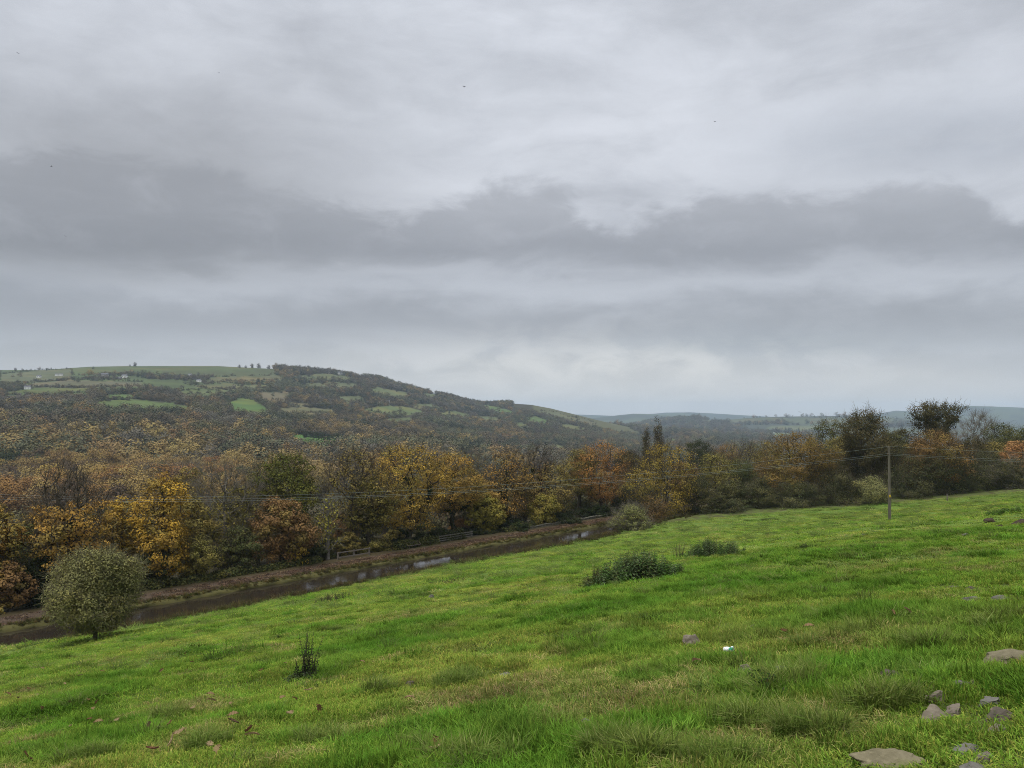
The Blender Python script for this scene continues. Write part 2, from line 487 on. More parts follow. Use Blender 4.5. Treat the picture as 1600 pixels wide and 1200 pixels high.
def simple(name, c1, c2, scale=4.0, rough=0.85, spec=0.15, bs=0.4, bd=0.03, stretch=(1, 1, 1), detail=6):
    m, t = new_mat(name)
    v = t.vmul(objco(t), stretch)
    n = t.noise(v, scale, detail, 0.6)
    out(t, princ(t, t.mix(t.sstep(n, .3, .7), c1, c2), rough, spec, bump(t, n, bs, bd)))
    return m
def leaf_mat(name, transl=0.28, vary=0.25, inst=False):
    m, t = new_mat(name)
    c = attr(t, 'tint')
    if inst:
        c = t.mix(1.0, c, attr(t, 'itint', 'INSTANCER'), 'MULTIPLY')
    oi = t.new('ShaderNodeObjectInfo').outputs['Random']
    hsv = t.new('ShaderNodeHueSaturation')
    t.put(hsv.inputs['Hue'], t.m('ADD', 0.5, t.m('MULTIPLY', t.m('SUBTRACT', oi, 0.5), 0.02)))
    t.put(hsv.inputs['Value'], t.m('ADD', 1.0, t.m('MULTIPLY', t.m('SUBTRACT', oi, 0.5), vary)))
    t.put(hsv.inputs['Color'], c)
    c = hsv.outputs[0]
    d = t.new('ShaderNodeBsdfDiffuse'); t.put(d.inputs[0], c)
    tr = t.new('ShaderNodeBsdfTranslucent'); t.put(tr.inputs[0], c)
    mx = t.new('ShaderNodeMixShader'); mx.inputs[0].default_value = transl
    t.l.new(d.outputs[0], mx.inputs[1]); t.l.new(tr.outputs[0], mx.inputs[2])
    out(t, mx.outputs[0]); return m
M_leaf = leaf_mat('leaf', 0.25, 0.0)
M_leaf_mid = leaf_mat('leaf_wood', 0.15, 0.26)
M_leaf_far = leaf_mat('leaf_far', 0.10, 0.0, True)
M_grass = leaf_mat('grass_blade', 0.30, 0.0, True)
M_bark = simple('bark', (0.05, 0.042, 0.03), (0.11, 0.092, 0.068), 3.0, 0.9, 0.1, stretch=(3, 3, .8))
M_bark_pale = simple('bark_pale', (0.13, 0.12, 0.10), (0.24, 0.22, 0.19), 3.0, 0.9, 0.1, stretch=(3, 3, .8))
M_bark_grey = simple('bark_grey', (0.10, 0.09, 0.07), (0.18, 0.16, 0.13), 3.0, 0.9, 0.1, stretch=(3, 3, .8))
M_wood_old = simple('weathered_wood', (0.10, 0.085, 0.07), (0.23, 0.20, 0.165), 6.0, 0.9, 0.1, stretch=(6, 6, 1.2))
M_wood_dark = simple('dark_wood', (0.06, 0.05, 0.04), (0.13, 0.11, 0.09), 6.0, 0.9, 0.1)

# field turf
def turf_mat():
    m, t = new_mat('turf')
    p = pos(t)
    n1 = t.noise(p, 0.16, 3, 0.5); n2 = t.noise(p, 0.9, 5, 0.6); n3 = t.noise(t.vmul(p, (1, 1, .2)), 9.0, 5, 0.65)
    c = t.mix(t.sstep(n1, .35, .65), (0.105, 0.175, 0.034), (0.15, 0.215, 0.042))
    c = t.mix(t.sstep(n2, .52, .72, 0, .55), c, (0.15, 0.19, 0.035))
    c = t.mix(t.sstep(n3, .60, .80, 0, .5), c, (0.055, 0.10, 0.018))
    c = t.mix(t.sstep(n2, .38, .22, 0, .7), c, (0.05, 0.12, 0.014))
    th = t.new('ShaderNodeAttribute'); th.attribute_name = 'thatch'
    c = t.mix(t.m('MULTIPLY', th.outputs['Fac'], .75), c, t.mix(n3, (0.045, 0.055, 0.018), (0.085, 0.085, 0.032)))
    # rough damp strip of dead stems down by the water
    a = t.new('ShaderNodeAttribute'); a.attribute_name = 'bank'
    bk = t.m('MULTIPLY', a.outputs['Fac'], t.sstep(n2, .35, .6, .35, 1.0))
    c = t.mix(bk, c, (0.075, 0.07, 0.032))
    h = t.m('ADD', n2, t.m('MULTIPLY', n3, 0.6))
    out(t, princ(t, c, 0.9, 0.08, bump(t, h, 0.7, 0.12)))
    return m
M_turf = turf_mat()

def terrain_mat():
    m, t = new_mat('hillside_ground')
    p = pos(t)
    a = attr(t, 'tint')
    n = t.noise(p, 0.03, 5, 0.6); n2 = t.noise(p, 0.012, 3, 0.5)
    k = t.m('ADD', 0.78, t.m('MULTIPLY', n, 0.45))
    c = t.new('ShaderNodeVectorMath', operation='SCALE')
    t.put(c.inputs[0], a); t.put(c.inputs['Scale'], k)
    cc = t.mix(t.sstep(n2, .5, .7, 0, .3), c.outputs[0], (0.09, 0.10, 0.04))
    out(t, princ(t, cc, 0.95, 0.05)); return m
M_terrain = terrain_mat()

# ------------------------------------------------------------------ FIELD mesh
def graded(a, b, c, s0, g, smax):
    """coordinates from a to b, finest (s0) around c"""
    xs = [c]
    s = s0
    while xs[-1] < b: xs.append(xs[-1] + s); s = min(s * g, smax)
    ys = [c]; s = s0
    while ys[-1] > a: ys.append(ys[-1] - s); s = min(s * g, smax)
    return np.array(ys[::-1][:-1] + xs)
gx = graded(-120, 230, 1.0, 0.22, 1.025, 2.2)
gy = graded(-70, 250, 5.0, 0.22, 1.022, 2.2)
GX, GY = np.meshgrid(gx, gy)
GD, GT = dt(GX, GY)
GZ = field_z(GX, GY)
idx = np.arange(GX.size).reshape(GX.shape)
quads = np.stack([idx[:-1, :-1], idx[:-1, 1:], idx[1:, 1:], idx[1:, :-1]], -1).reshape(-1, 4)
keep = (GD.ravel()[quads].min(1) > 5.5) & (GY.ravel()[quads].min(1) < 245)
quads = quads[keep]
used = np.unique(quads); remap = -np.ones(GX.size, int); remap[used] = np.arange(len(used))
fm = mesh_np('field', np.c_[GX.ravel(), GY.ravel(), GZ.ravel()][used], remap[quads], smooth=True)
ba = fm.attributes.new('bank', 'FLOAT', 'POINT')
dd = GD.ravel()[used]; xx = GX.ravel()[used]; yy = GY.ravel()[used]
wood_edge = np.interp(800 + F * xx / np.maximum(yy, 5), [900, 1000, 1200, 1390, 1600, 2000], [136, 138, 145, 148, 150, 150])
bk = np.maximum(sm(dd, 15, 9), sm(yy, wood_edge - 1.5, wood_edge + 3) * (xx > 5))
ba.data.foreach_set('value', bk.astype(np.float32))
tha = fm.attributes.new('thatch', 'FLOAT', 'POINT'); tha.data.foreach_set('value', (sm(np.hypot(xx, yy), 45, 18)).astype(np.float32))
field = obj('field', fm, M_turf, kind='structure')
field['label'] = 'bright green grassy field sloping down to the canal'

# ------------------------------------------------------------------ WIDE TERRAIN mesh
POLY = [  # pastures on the far hill and valley side: outline in (photo column, photo row) and colour
    ([(95, 577), (130, 572), (340, 571), (400, 573), (400, 582), (330, 581), (250, 579), (130, 581)], (0.075, 0.115, 0.035)),
    ([(0, 585), (60, 579), (112, 577), (112, 594), (60, 597), (0, 599)], (0.095, 0.125, 0.05)),
    ([(40, 600), (110, 594), (225, 597), (222, 604), (140, 606), (60, 606)], (0.11, 0.125, 0.055)),
    ([(5, 613), (60, 606), (140, 607), (140, 614), (90, 617), (10, 619)], (0.07, 0.12, 0.03)),
    ([(150, 622), (170, 617), (218, 617), (205, 626), (150, 628)], (0.075, 0.14, 0.03)),
    ([(147, 627), (230, 625), (295, 634), (293, 646), (240, 642), (200, 640), (150, 641)], (0.08, 0.14, 0.032)),
    ([(358, 629), (375, 623), (400, 626), (420, 640), (412, 650), (362, 649)], (0.07, 0.15, 0.028)),
    ([(325, 590), (445, 587), (445, 595), (330, 598)], (0.10, 0.12, 0.045)),
    ([(450, 588), (500, 584), (565, 586), (560, 592), (480, 593)], (0.09, 0.125, 0.042)),
    ([(405, 613), (452, 611), (455, 626), (410, 627)], (0.12, 0.12, 0.055)),
    ([(430, 637), (520, 638), (522, 646), (440, 648)], (0.11, 0.13, 0.05)),
    ([(577, 607), (592, 605), (638, 614), (640, 621), (612, 620), (580, 614)], (0.10, 0.145, 0.045)),
    ([(568, 639), (605, 634), (640, 636), (664, 644), (645, 650), (600, 646), (570, 645)], (0.095, 0.15, 0.042)),
    ([(661, 615), (684, 615), (684, 621), (664, 621)], (0.10, 0.14, 0.045)),
    ([(683, 645), (712, 642), (735, 647), (732, 653), (690, 651)], (0.09, 0.135, 0.042)),
    ([(750, 633), (765, 632), (803, 643), (800, 649), (775, 644)], (0.08, 0.15, 0.034)),
    ([(820, 652), (838, 650), (857, 658), (852, 664), (826, 660)], (0.075, 0.14, 0.034)),
    ([(842, 642), (872, 645), (905, 656), (900, 660), (870, 653)], (0.10, 0.13, 0.05)),
    ([(868, 662), (895, 664), (918, 670), (912, 675), (880, 670)], (0.085, 0.13, 0.04)),
    ([(448, 680), (478, 678), (545, 686), (548, 700), (505, 702), (460, 694)], (0.075, 0.20, 0.03)),
    ([(845, 696), (868, 694), (890, 699), (888, 705), (850, 702)], (0.12, 0.15, 0.05)),
    ([(705, 711), (750, 708), (760, 718), (712, 722)], (0.10, 0.15, 0.04)),
    ([(1035, 687), (1050, 685), (1066, 690), (1060, 694), (1038, 691)], (0.09, 0.16, 0.035)),
    ([(270, 613), (300, 610), (362, 611), (360, 616), (285, 617)], (0.10, 0.14, 0.042)),
    ([(108, 624), (142, 620), (146, 627), (112, 630)], (0.09, 0.14, 0.038)),
    ([(296, 602), (350, 600), (420, 602), (416, 608), (330, 609)], (0.09, 0.125, 0.045)),
    ([(470, 600), (520, 597), (560, 600), (556, 607), (490, 608)], (0.095, 0.125, 0.045)),
    ([(452, 628), (490, 632), (484, 637), (450, 634)], (0.10, 0.125, 0.05)),
    ([(526, 620), (560, 618), (572, 625), (540, 630)], (0.095, 0.13, 0.045)),
    ([(640, 630), (676, 631), (690, 638), (655, 640)], (0.085, 0.12, 0.042)),
    ([(742, 650), (775, 652), (790, 660), (756, 660)], (0.085, 0.125, 0.042)),
    ([(796, 661), (815, 660), (830, 668), (805, 669)], (0.085, 0.13, 0.04)),
    ([(884, 650), (915, 656), (935, 664), (905, 662)], (0.095, 0.115, 0.05)),
    ([(600, 655), (640, 652), (655, 659), (618, 663)], (0.085, 0.125, 0.04)),
    ([(1195, 680), (1215, 676), (1240, 678), (1250, 684), (1215, 686)], (0.14, 0.20, 0.06)),
    ([(1020, 659), (1180, 653), (1400, 652), (1400, 663), (1180, 660)], (0.075, 0.105, 0.045)),
    ([(1180, 668), (1240, 665), (1330, 667), (1330, 676), (1230, 672)], (0.10, 0.14, 0.05)),
]
def in_poly(px, py, poly):
    inside = np.zeros(px.shape, bool)
    n = len(poly)
    for i in range(n):
        x1, y1 = poly[i]; x2, y2 = poly[(i + 1) % n]
        if y1 == y2: continue
        c = ((y1 > py) != (y2 > py)) & (px < (x2 - x1) * (py - y1) / (y2 - y1) + x1)
        inside ^= c
    return inside
def poly_class(x, y, z):
    px = 800 + F * x / y; py = HY - F * (z - EYE) / y
    cls = -np.ones(px.shape, int)
    jx = (fbm(px / 14, py / 7, 31, 2) - .5) * 6; jy = (fbm(px / 14, py / 7, 37, 2) - .5) * 2
    for i, (poly, _) in enumerate(POLY):
        b = in_poly(px + jx, py + jy, poly)
        cls[b & (cls < 0)] = i
    lo_, hi_ = 420, 2320
    far_ok = (px > 930) & (y < 5200) & (y > 1500)
    hill = (y > lo_) & (y < np.where(px < 560, hi_, 2900))
    cls[~(hill | far_ok)] = -1
    return cls
cols = np.r_[np.arange(-700, -80, 40), np.arange(-80, 1685, 5), np.arange(1720, 2401, 40)].astype(float)
rows = np.exp(np.linspace(math.log(62), math.log(11500), 290))
TPXg, TYg = np.meshgrid(cols, rows)
TX = (TPXg - 800) / F * TYg
TZ = ground(TX, TYg)
TD, TT = dt(TX, TYg)
infield = (TD > -4.5) & (TYg < 240)
TZs = np.where(infield, np.minimum(TZ, 40) - 1.6, TZ)
cls = poly_class(TX, TYg, TZ)
tcol = np.zeros(TX.shape + (3,))
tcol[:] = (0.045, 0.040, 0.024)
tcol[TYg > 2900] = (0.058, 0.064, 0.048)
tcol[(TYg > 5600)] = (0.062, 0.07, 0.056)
patch = fbm(TX / 420, TYg / 420, 51, 3)
tcol[(TYg > 3000) & (patch > .56)] = (0.08, 0.095, 0.06)
meadow = (TYg > 1350) & (TYg < 2500) & (TPXg < 560 - (2200 - TYg) * .25)
tcol[meadow] = (0.062, 0.078, 0.036)
tcol[meadow & (fbm(TX / 90, TYg / 60, 57, 2) > .52)] = (0.076, 0.098, 0.04)
top_heath = (TPXg > 250) & (TPXg < 560) & (TYg > 1950) & (TYg < 2900)
tcol[top_heath] = (0.07, 0.08, 0.038)
tcol[(TPXg > 830) & (TPXg < 1000) & (TYg > 2350) & (TYg < 3100)] = (0.085, 0.085, 0.04)
for i, (_, c_) in enumerate(POLY):
    mi = cls == i
    c3 = np.array(c_) * np.array([1.0, .84, 1.12]); c3 = c3 * .78 + np.array([.075, .078, .045]) * .22
    tcol[mi] = c3 * (.78 + .5 * fbm(TX[mi] / 45, TYg[mi] / 30, 300 + i, 3))[:, None] + np.array([.03, .01, .0]) * sm(fbm(TX[mi] / 70, TYg[mi] / 40, 330 + i, 2), .5, .7)[:, None]
tidx = np.arange(TX.size).reshape(TX.shape)
tq = np.stack([tidx[:-1, :-1], tidx[:-1, 1:], tidx[1:, 1:], tidx[1:, :-1]], -1).reshape(-1, 4)
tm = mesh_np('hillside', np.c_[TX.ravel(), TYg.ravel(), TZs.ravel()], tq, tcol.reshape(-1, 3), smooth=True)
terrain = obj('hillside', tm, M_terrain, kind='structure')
terrain['label'] = 'valley and far hillside with pastures and woods'

# column lookup of the terrain as seen from the lane: row -> distance
_vy = rows
_vpy = HY - F * (TZ - EYE) / TYg                 # [row, col]
_run = np.minimum.accumulate(_vpy, axis=0)
def hill_hit(px, py, ymin=240):
    j = int(np.argmin(np.abs(cols - px)))
    k = np.where((_vpy[:, j] <= py) & (_vy > ymin))[0]
    return float(_vy[k[0]]) if len(k) else None
def seen_row(px, Y, before=0.97):
    """highest ground row (smallest py) in front of distance Y"""
    j = np.clip(np.searchsorted(cols, px), 0, len(cols) - 1)
    i = np.clip(np.searchsorted(rows, Y * before) - 1, 0, len(rows) - 1)
    return _run[i, j]

# ------------------------------------------------------------------ CANAL
def water_mat():
    m, t = new_mat('canal_water')
    p = pos(t)
    n1 = t.noise(t.vmul(p, (1, 1, 1)), 0.9, 3, 0.5); n2 = t.noise(p, 5.0, 3, 0.5)
    gust = t.sstep(t.noise(t.vmul(p, (1, 1, 1)), 0.22, 3, 0.55), .40, .60)
    h = t.m('ADD', n1, t.m('MULTIPLY', n2, t.m('ADD', 0.06, t.m('MULTIPLY', gust, 0.55))))
    n = t.noise(p, 0.25, 3, 0.5)
    c = t.mix(n, (0.020, 0.016, 0.012), (0.032, 0.025, 0.018))
    b = princ(t, c, 0.025, 0.9, bump(t, h, 0.35, 0.035))
    out(t, b); return m
V = []
ts = np.linspace(-70, 190, 60)
for t_ in ts:
    for d_ in (-0.9, 9.6):
        x, y = from_dt(d_, t_); V.append((x, y, 0.0))
Q = [[2 * i, 2 * i + 1, 2 * i + 3, 2 * i + 2] for i in range(len(ts) - 1)]
water = obj('canal_water', mesh_np('canal_water', np.array(V), np.array(Q)), water_mat(), kind='structure')
water['label'] = 'still brown canal water reflecting trees'

def path_mat():
    m, t = new_mat('towpath_litter')
    p = pos(t)
    a = t.new('ShaderNodeAttribute'); a.attribute_name = 'dist'; dv = a.outputs['Fac']
    n = t.noise(p, 1.3, 6, 0.65); f = t.noise(p, 9.0, 5, 0.7); g = t.noise(p, 0.12, 2, 0.5)
    mud = t.mix(t.sstep(n, .3, .7), (0.065, 0.046, 0.032), (0.105, 0.078, 0.055))
    lit = t.mix(t.sstep(f, .42, .6), (0.05, 0.038, 0.028), (0.115, 0.08, 0.058))
    c = t.mix(t.sstep(g, .40, .56), mud, lit)
    sep = t.new('ShaderNodeSeparateXYZ'); t.l.new(p, sep.inputs[0])
    right = t.sstep(sep.outputs[0], -34, -18)
    c = t.mix(t.m('MULTIPLY', right, .75), c, lit)
    grs = t.mix(n, (0.05, 0.052, 0.02), (0.115, 0.10, 0.035))
    dj = t.m('ADD', dv, t.m('MULTIPLY', t.m('SUBTRACT', n, .5), 1.5))
    c = t.mix(t.sstep(dj, -1.7, -1.0), c, grs)
    c = t.mix(t.sstep(dj, -4.3, -5.0), c, t.mix(f, (0.035, 0.035, 0.016), (0.08, 0.055, 0.03)))
    out(t, princ(t, c, 0.92, 0.1, bump(t, t.m('ADD', n, f), 0.8, 0.06))); return m
prof = [(0.15, -0.5), (0.02, -0.05), (-0.05, 0.22), (-0.3, 0.36), (-0.8, 0.42), (-1.5, 0.42), (-2.2, 0.38), (-3.2, 0.37), (-4.2, 0.40), (-5.0, 0.52), (-6.0, 0.60), (-7.5, 0.35)]
ts = np.arange(-75, 195, 0.5)
V = []; dist = []
for t_ in ts:
    for k, (d_, z_) in enumerate(prof):
        j = (vnoise(np.array([t_ / 1.3]), np.array([k * .35]), 90)[0] - .5)
        x, y = from_dt(d_ + j * (0.5 if k < 4 else .25), t_)
        V.append((x, y, z_ + (vnoise(np.array([t_ / .9]), np.array([k * 1.7]), 91)[0] - .5) * 0.12)); dist.append(d_)
K = len(prof)
Q = [[i * K + k, i * K + k + 1, (i + 1) * K + k + 1, (i + 1) * K + k] for i in range(len(ts) - 1) for k in range(K - 1)]
pm = mesh_np('towpath', np.array(V), np.array(Q), smooth=True)
a_ = pm.attributes.new('dist', 'FLOAT', 'POINT'); a_.data.foreach_set('value', np.array(dist, np.float32))
towpath = obj('towpath', pm, path_mat(), kind='structure')
towpath['label'] = 'leaf strewn towpath along the far canal bank'

# ------------------------------------------------------------------ TREES
PAL = {
    'gold': [(0.360, 0.223, 0.053), (0.286, 0.175, 0.045), (0.424, 0.270, 0.061), (0.212, 0.143, 0.045)],
    'goldb': [(0.330, 0.209, 0.055), (0.253, 0.165, 0.048), (0.385, 0.242, 0.061), (0.187, 0.138, 0.050)],
    'yellow': [(.44, .295, .046), (.37, .245, .044), (.28, .19, .045)],
    'ygreen': [(0.310, 0.253, 0.057), (0.241, 0.207, 0.048), (0.172, 0.161, 0.039)],
    'orange': [(.31, .175, .05), (.25, .14, .042), (.35, .21, .06), (.18, .11, .04)],
    'rust': [(.19, .122, .05), (.155, .10, .045), (.225, .148, .056)],
    'copper': [(0.202, 0.130, 0.043), (0.156, 0.102, 0.038), (0.244, 0.158, 0.049), (0.110, 0.085, 0.036)],
    'bronze': [(.18, .118, .042), (.145, .098, .038), (.225, .145, .048), (.10, .075, .034)],
    'olive': [(0.196, 0.167, 0.049), (0.145, 0.131, 0.043), (0.239, 0.189, 0.055)],
    'green': [(0.091, 0.101, 0.026), (0.067, 0.078, 0.023), (0.125, 0.120, 0.028)],
    'dark': [(.032, .042, .020), (.045, .052, .022), (.055, .058, .026)],
    'dgreen': [(0.062, 0.075, 0.030), (0.085, 0.090, 0.033), (0.106, 0.103, 0.035)],
    'brown': [(0.176, 0.111, 0.051), (0.142, 0.095, 0.046), (0.230, 0.135, 0.051)],
    'dbrown': [(0.079, 0.066, 0.031), (0.065, 0.059, 0.028), (0.096, 0.077, 0.034), (0.057, 0.059, 0.026)],
    'tan': [(0.269, 0.194, 0.062), (0.213, 0.156, 0.055), (0.163, 0.125, 0.050)],
    'willow': [(.29, .195, .042), (.235, .165, .04), (.33, .22, .044), (.18, .13, .038)],
    'sallow': [(0.194, 0.196, 0.080), (0.168, 0.174, 0.073), (0.211, 0.211, 0.078), (0.219, 0.206, 0.069)],
    'scrub': [(0.091, 0.089, 0.041), (0.071, 0.073, 0.036), (0.114, 0.104, 0.042), (0.055, 0.062, 0.031)],
    'ivy': [(.022, .034, .014), (.032, .045, .018), (.04, .05, .02)],
    'salmon': [(.34, .17, .075), (.28, .135, .06), (.38, .21, .09)],
}
def crown_profile(shape, t):
    if shape == 'round': return np.sqrt(np.clip(1 - ((t - .45) / .56) ** 2, 0.02, 1))
    if shape == 'tall': return np.sqrt(np.clip(1 - ((t - .42) / .6) ** 2, 0.02, 1)) * (1 - .15 * t)
    if shape == 'flat': return np.clip(.45 + .75 * t, 0, 1) * np.sqrt(np.clip(1 - ((t - .35) / .68) ** 4, .02, 1))
    if shape == 'poplar': return np.sin(np.pi * np.clip(t * .92 + .06, 0, 1)) ** .6
    if shape == 'shrub': return np.sqrt(np.clip(1 - ((t - .33) / .68) ** 2, 0.02, 1))
    if shape == 'ball': return np.sqrt(np.clip(1 - ((t - .46) / .55) ** 2, 0.02, 1))
    if shape == 'cone': return np.clip(1.05 - t, .05, 1)
    return np.ones_like(t)
def make_tree(seed, h, rad, base=0.25, shape='round', ncl=90, nlf=60, lsize=0.3, pal='gold', twigs=4, trunk_r=0.28, ivy=0, leaf_top=1.0,
              sparse=0.0, stems=1, clump=0.80, sub=1, lean=0.0, lobes=0.28, flatten=0.7, cvar=0.13, nrand=0.32):
    g = np.random.default_rng(seed)
    zb = base * h; zc = h - zb
    P = np.zeros((0, 3)); ph = g.uniform(0, 6.28, 3)
    def cand(n):
        t = g.uniform(0, 1, n); th = g.uniform(0, 2 * np.pi, n)
        r = rad * crown_profile(shape, t) * (1 + lobes * np.sin(2 * th + ph[0] + 3 * t) + lobes * .7 * np.sin(3 * th + ph[1] - 5 * t) + lobes * .6 * np.sin(8 * t + ph[2] + th)) / (1 + lobes * .4)
        s = np.sqrt(g.uniform(.04, 1, n)) ** .8
        tt = t
        return np.c_[np.cos(th) * r * s + lean * tt * zc, np.sin(th) * r * s, zb + zc * tt * .97]
    first = cand(1); P = first
    for i in range(ncl - 1):
        c = cand(7)
        dmin = np.min(np.linalg.norm(c[:, None] - P[None], axis=2), axis=1)
        P = np.vstack([P, c[np.argmax(dmin)]])
    # skeleton
    nodes = []; par = []; dr = []
    th_ = zb + zc * (.55 if shape in ('round', 'flat', 'shrub') else .85)
    if shape == 'shrub': th_ = zb + zc * .25
    if stems == 1:
        k = 7
        for i in range(k + 1):
            f = i / k
            j = g.normal(0, .03 * rad, 2) * (f > 0)
            nodes.append((j[0] + lean * max(f * th_ - zb, 0), j[1], f * th_)); par.append(i - 1); dr.append(f * th_)
    else:
        nodes.append((0, 0, 0)); par.append(-1); dr.append(0)
        for s_ in range(stems):
            a = s_ / stems * 6.28 + g.uniform(-.4, .4); prev = 0
            for i in range(1, 4):
                f = i / 3
                rr = rad * .30 * f ** 1.2
                nodes.append((math.cos(a) * rr, math.sin(a) * rr, th_ * f)); par.append(prev); dr.append(dr[prev] + th_ / 3); prev = len(nodes) - 1
    NA = np.zeros((len(nodes) + 3 * ncl, 3)); NA[:len(nodes)] = nodes; DR = np.zeros(len(NA)); DR[:len(nodes)] = dr
    nn = len(nodes)
    order = np.argsort(np.linalg.norm(P - np.array([0, 0, zb]), axis=1))
    tip = {}
    for pi in order:
        p = P[pi]
        q = NA[:nn]
        L = np.linalg.norm(q - p, axis=1)
        cost = L + .32 * DR[:nn] + 2.5 * np.maximum(q[:, 2] - p[2] + .1 * L, 0)
        cost[0] += 50 if stems == 1 else 2
        j = int(np.argmin(cost)); prev = j; a = NA[j].copy()
        for f in (.4, .75, 1.0):
            w = a + (p - a) * f
            if f < 1: w = w + g.normal(0, .07 * L[j], 3) + np.array([0, 0, -.10 * L[j] * math.sin(f * 3.14)])
            NA[nn] = w; par.append(prev); DR[nn] = DR[prev] + np.linalg.norm(w - NA[prev]); prev = nn; nn += 1
        tip[pi] = prev
    NA = NA[:nn]; par = np.array(par)
    area = np.zeros(nn)
    isleaf = np.ones(nn, bool); isleaf[par[par >= 0]] = False
    area[isleaf] = 1.0
    for i in range(nn - 1, 0, -1):
        area[par[i]] += area[i]
    rr = (area / area[0]) ** .52 * trunk_r
    e = np.where(par >= 0)[0]
    va, qa = tube_np(NA[par[e]], NA[e], np.minimum(rr[par[e]], rr[e] * 1.35), rr[e], 4)
    TV = [va]; TQ = [qa]; nvt = len(va)
    if stems == 1:   # root flare
        fv, fq = tube_np(np.array([[0, 0, -.6]]), np.array([[0, 0, .25 * trunk_r * 4]]), np.array([trunk_r * 1.7]), np.array([trunk_r]), 7)
        TV.append(fv); TQ.append(fq + nvt); nvt += len(fv)
    cen_ = np.array([lean * zc * .4, 0, zb + zc * .35])
    tipP = np.array([NA[tip[i]] for i in range(ncl)])
    cr = clump * 1.25 * (rad * rad * zc / ncl) ** (1 / 3)
    # twigs
    if twigs:
        n = ncl * twigs
        src = np.repeat(tipP, twigs, 0)
        od = src - cen_; od /= np.linalg.norm(od, axis=1)[:, None] + 1e-6
        dr_ = od * .8 + g.normal(0, .55, (n, 3)) + np.array([0, 0, .35]); dr_ /= np.linalg.norm(dr_, axis=1)[:, None]
        ln = g.uniform(.7, 1.35, n)[:, None] * cr * 1.15
        m_ = src + dr_ * ln * .5 + g.normal(0, .06, (n, 3)) * ln
        en = src + dr_ * ln + g.normal(0, .12, (n, 3)) * ln
        r0 = np.full(n, max(.022, trunk_r * .07)) ; 
        for a0, b0, ra_, rb_ in ((src, en, r0, r0 * .3),):
            v, q_ = tube_np(a0, b0, ra_, rb_, 3); TV.append(v); TQ.append(q_ + nvt); nvt += len(v)
        for s_ in range(sub):
            f = g.uniform(.25, .9, n)[:, None]
            s0 = src + (en - src) * f
            d2 = dr_ + g.normal(0, .6, (n, 3)); d2 /= np.linalg.norm(d2, axis=1)[:, None]
            e2 = s0 + d2 * ln * g.uniform(.35, .7, n)[:, None]
            v, q_ = tube_np(s0, e2, r0 * .5, r0 * .22, 3); TV.append(v); TQ.append(q_ + nvt); nvt += len(v)
    trunk = (np.concatenate(TV), np.concatenate(TQ))
    # leaves
    LV = []; LQ = []; LC = []; nl = 0
    def leaves(cs, num, size, palette, spread, outward):
        nonlocal nl
        if num <= 0 or not len(cs): return
        n = len(cs) * num
        ci = np.repeat(np.arange(len(cs)), num)
        gs = g.normal(0, 1, (n, 3)); gs /= np.linalg.norm(gs, axis=1)[:, None]
        rr_ = g.uniform(0, 1, n) ** .45
        c = cs[ci] + gs * rr_[:, None] * spread * np.array([1, 1, flatten]) * g.uniform(.75, 1.25, len(cs))[ci][:, None]
        nm = outward(c) * .6 + gs * 1.0 * rr_[:, None] + g.normal(0, nrand, (n, 3)) + np.array([0, 0, .35]); nm /= np.linalg.norm(nm, axis=1)[:, None]
        tg = np.cross(nm, g.normal(0, 1, (n, 3))); tg /= np.linalg.norm(tg, axis=1)[:, None] + 1e-6
        bt = np.cross(nm, tg)
        s = size * g.uniform(.6, 1.35, n)[:, None]
        v = np.stack([c - tg * s * .6, c + bt * s * .38 + nm * s * .06, c + tg * s * .6, c - bt * s * .38 + nm * s * .06], 1)
        pal_ = np.array(PAL[palette]); base_c = pal_[g.integers(0, len(pal_), len(cs))]
        if palette in ('gold', 'goldb', 'yellow', 'orange', 'copper', 'bronze', 'rust', 'willow', 'tan'):
            mixc = np.array(PAL['olive'])[g.integers(0, 3, len(cs))]; base_c = np.where((g.uniform(0, 1, len(cs)) < .24)[:, None], mixc, base_c)
        own = pal_[g.integers(0, len(pal_), n)]
        lift = 1.0 if palette in ('white', 'ivy') else 1.16
        col = lift * (base_c[ci] * .65 + own * .35) * g.uniform(1 - cvar, 1 + cvar, n)[:, None] * g.uniform(.82, 1.18, len(cs))[ci][:, None]
        LV.append(v.reshape(-1, 3)); LQ.append(np.arange(n * 4).reshape(-1, 4) + nl); LC.append(np.repeat(col, 4, 0)); nl += n * 4
    okc = P[(P[:, 2] < zb + zc * leaf_top) & (g.uniform(0, 1, ncl) >= sparse)]
    def outw(c):
        o = c - cen_; return o / (np.linalg.norm(o, axis=1)[:, None] + 1e-6)
    leaves(okc, nlf, lsize, pal, cr, outw)
    crown = (np.concatenate(LV), np.concatenate(LQ), np.concatenate(LC)) if LV else None
    ivym = None
    if ivy:
        LV, LQ, LC, nl = [], [], [], 0
        cnd = e[(rr[e] > trunk_r * .26)]
        segs = np.repeat(cnd, 3); f = np.tile([.1, .45, .8], len(cnd))[:, None]
        cs = NA[par[segs]] * (1 - f) + NA[segs] * f
        leaves(cs, ivy, .30, 'ivy', .5, lambda c: np.zeros_like(c))
        ivym = (np.concatenate(LV), np.concatenate(LQ), np.concatenate(LC))
    return trunk, crown, ivym

def tree_parts(t, parts, bark, leafm, names=('trunk', 'crown', 'ivy')):
    trunk, crown, ivy = parts
    o = obj(names[0], mesh_np(names[0], trunk[0], trunk[1], smooth=True), bark, t)
    if crown is not None:
        c = obj(names[1], mesh_np(names[1], *crown), leafm, t, kind='stuff')
    if ivy is not None:
        obj(names[2], mesh_np(names[2], *ivy), leafm, t, kind='stuff')

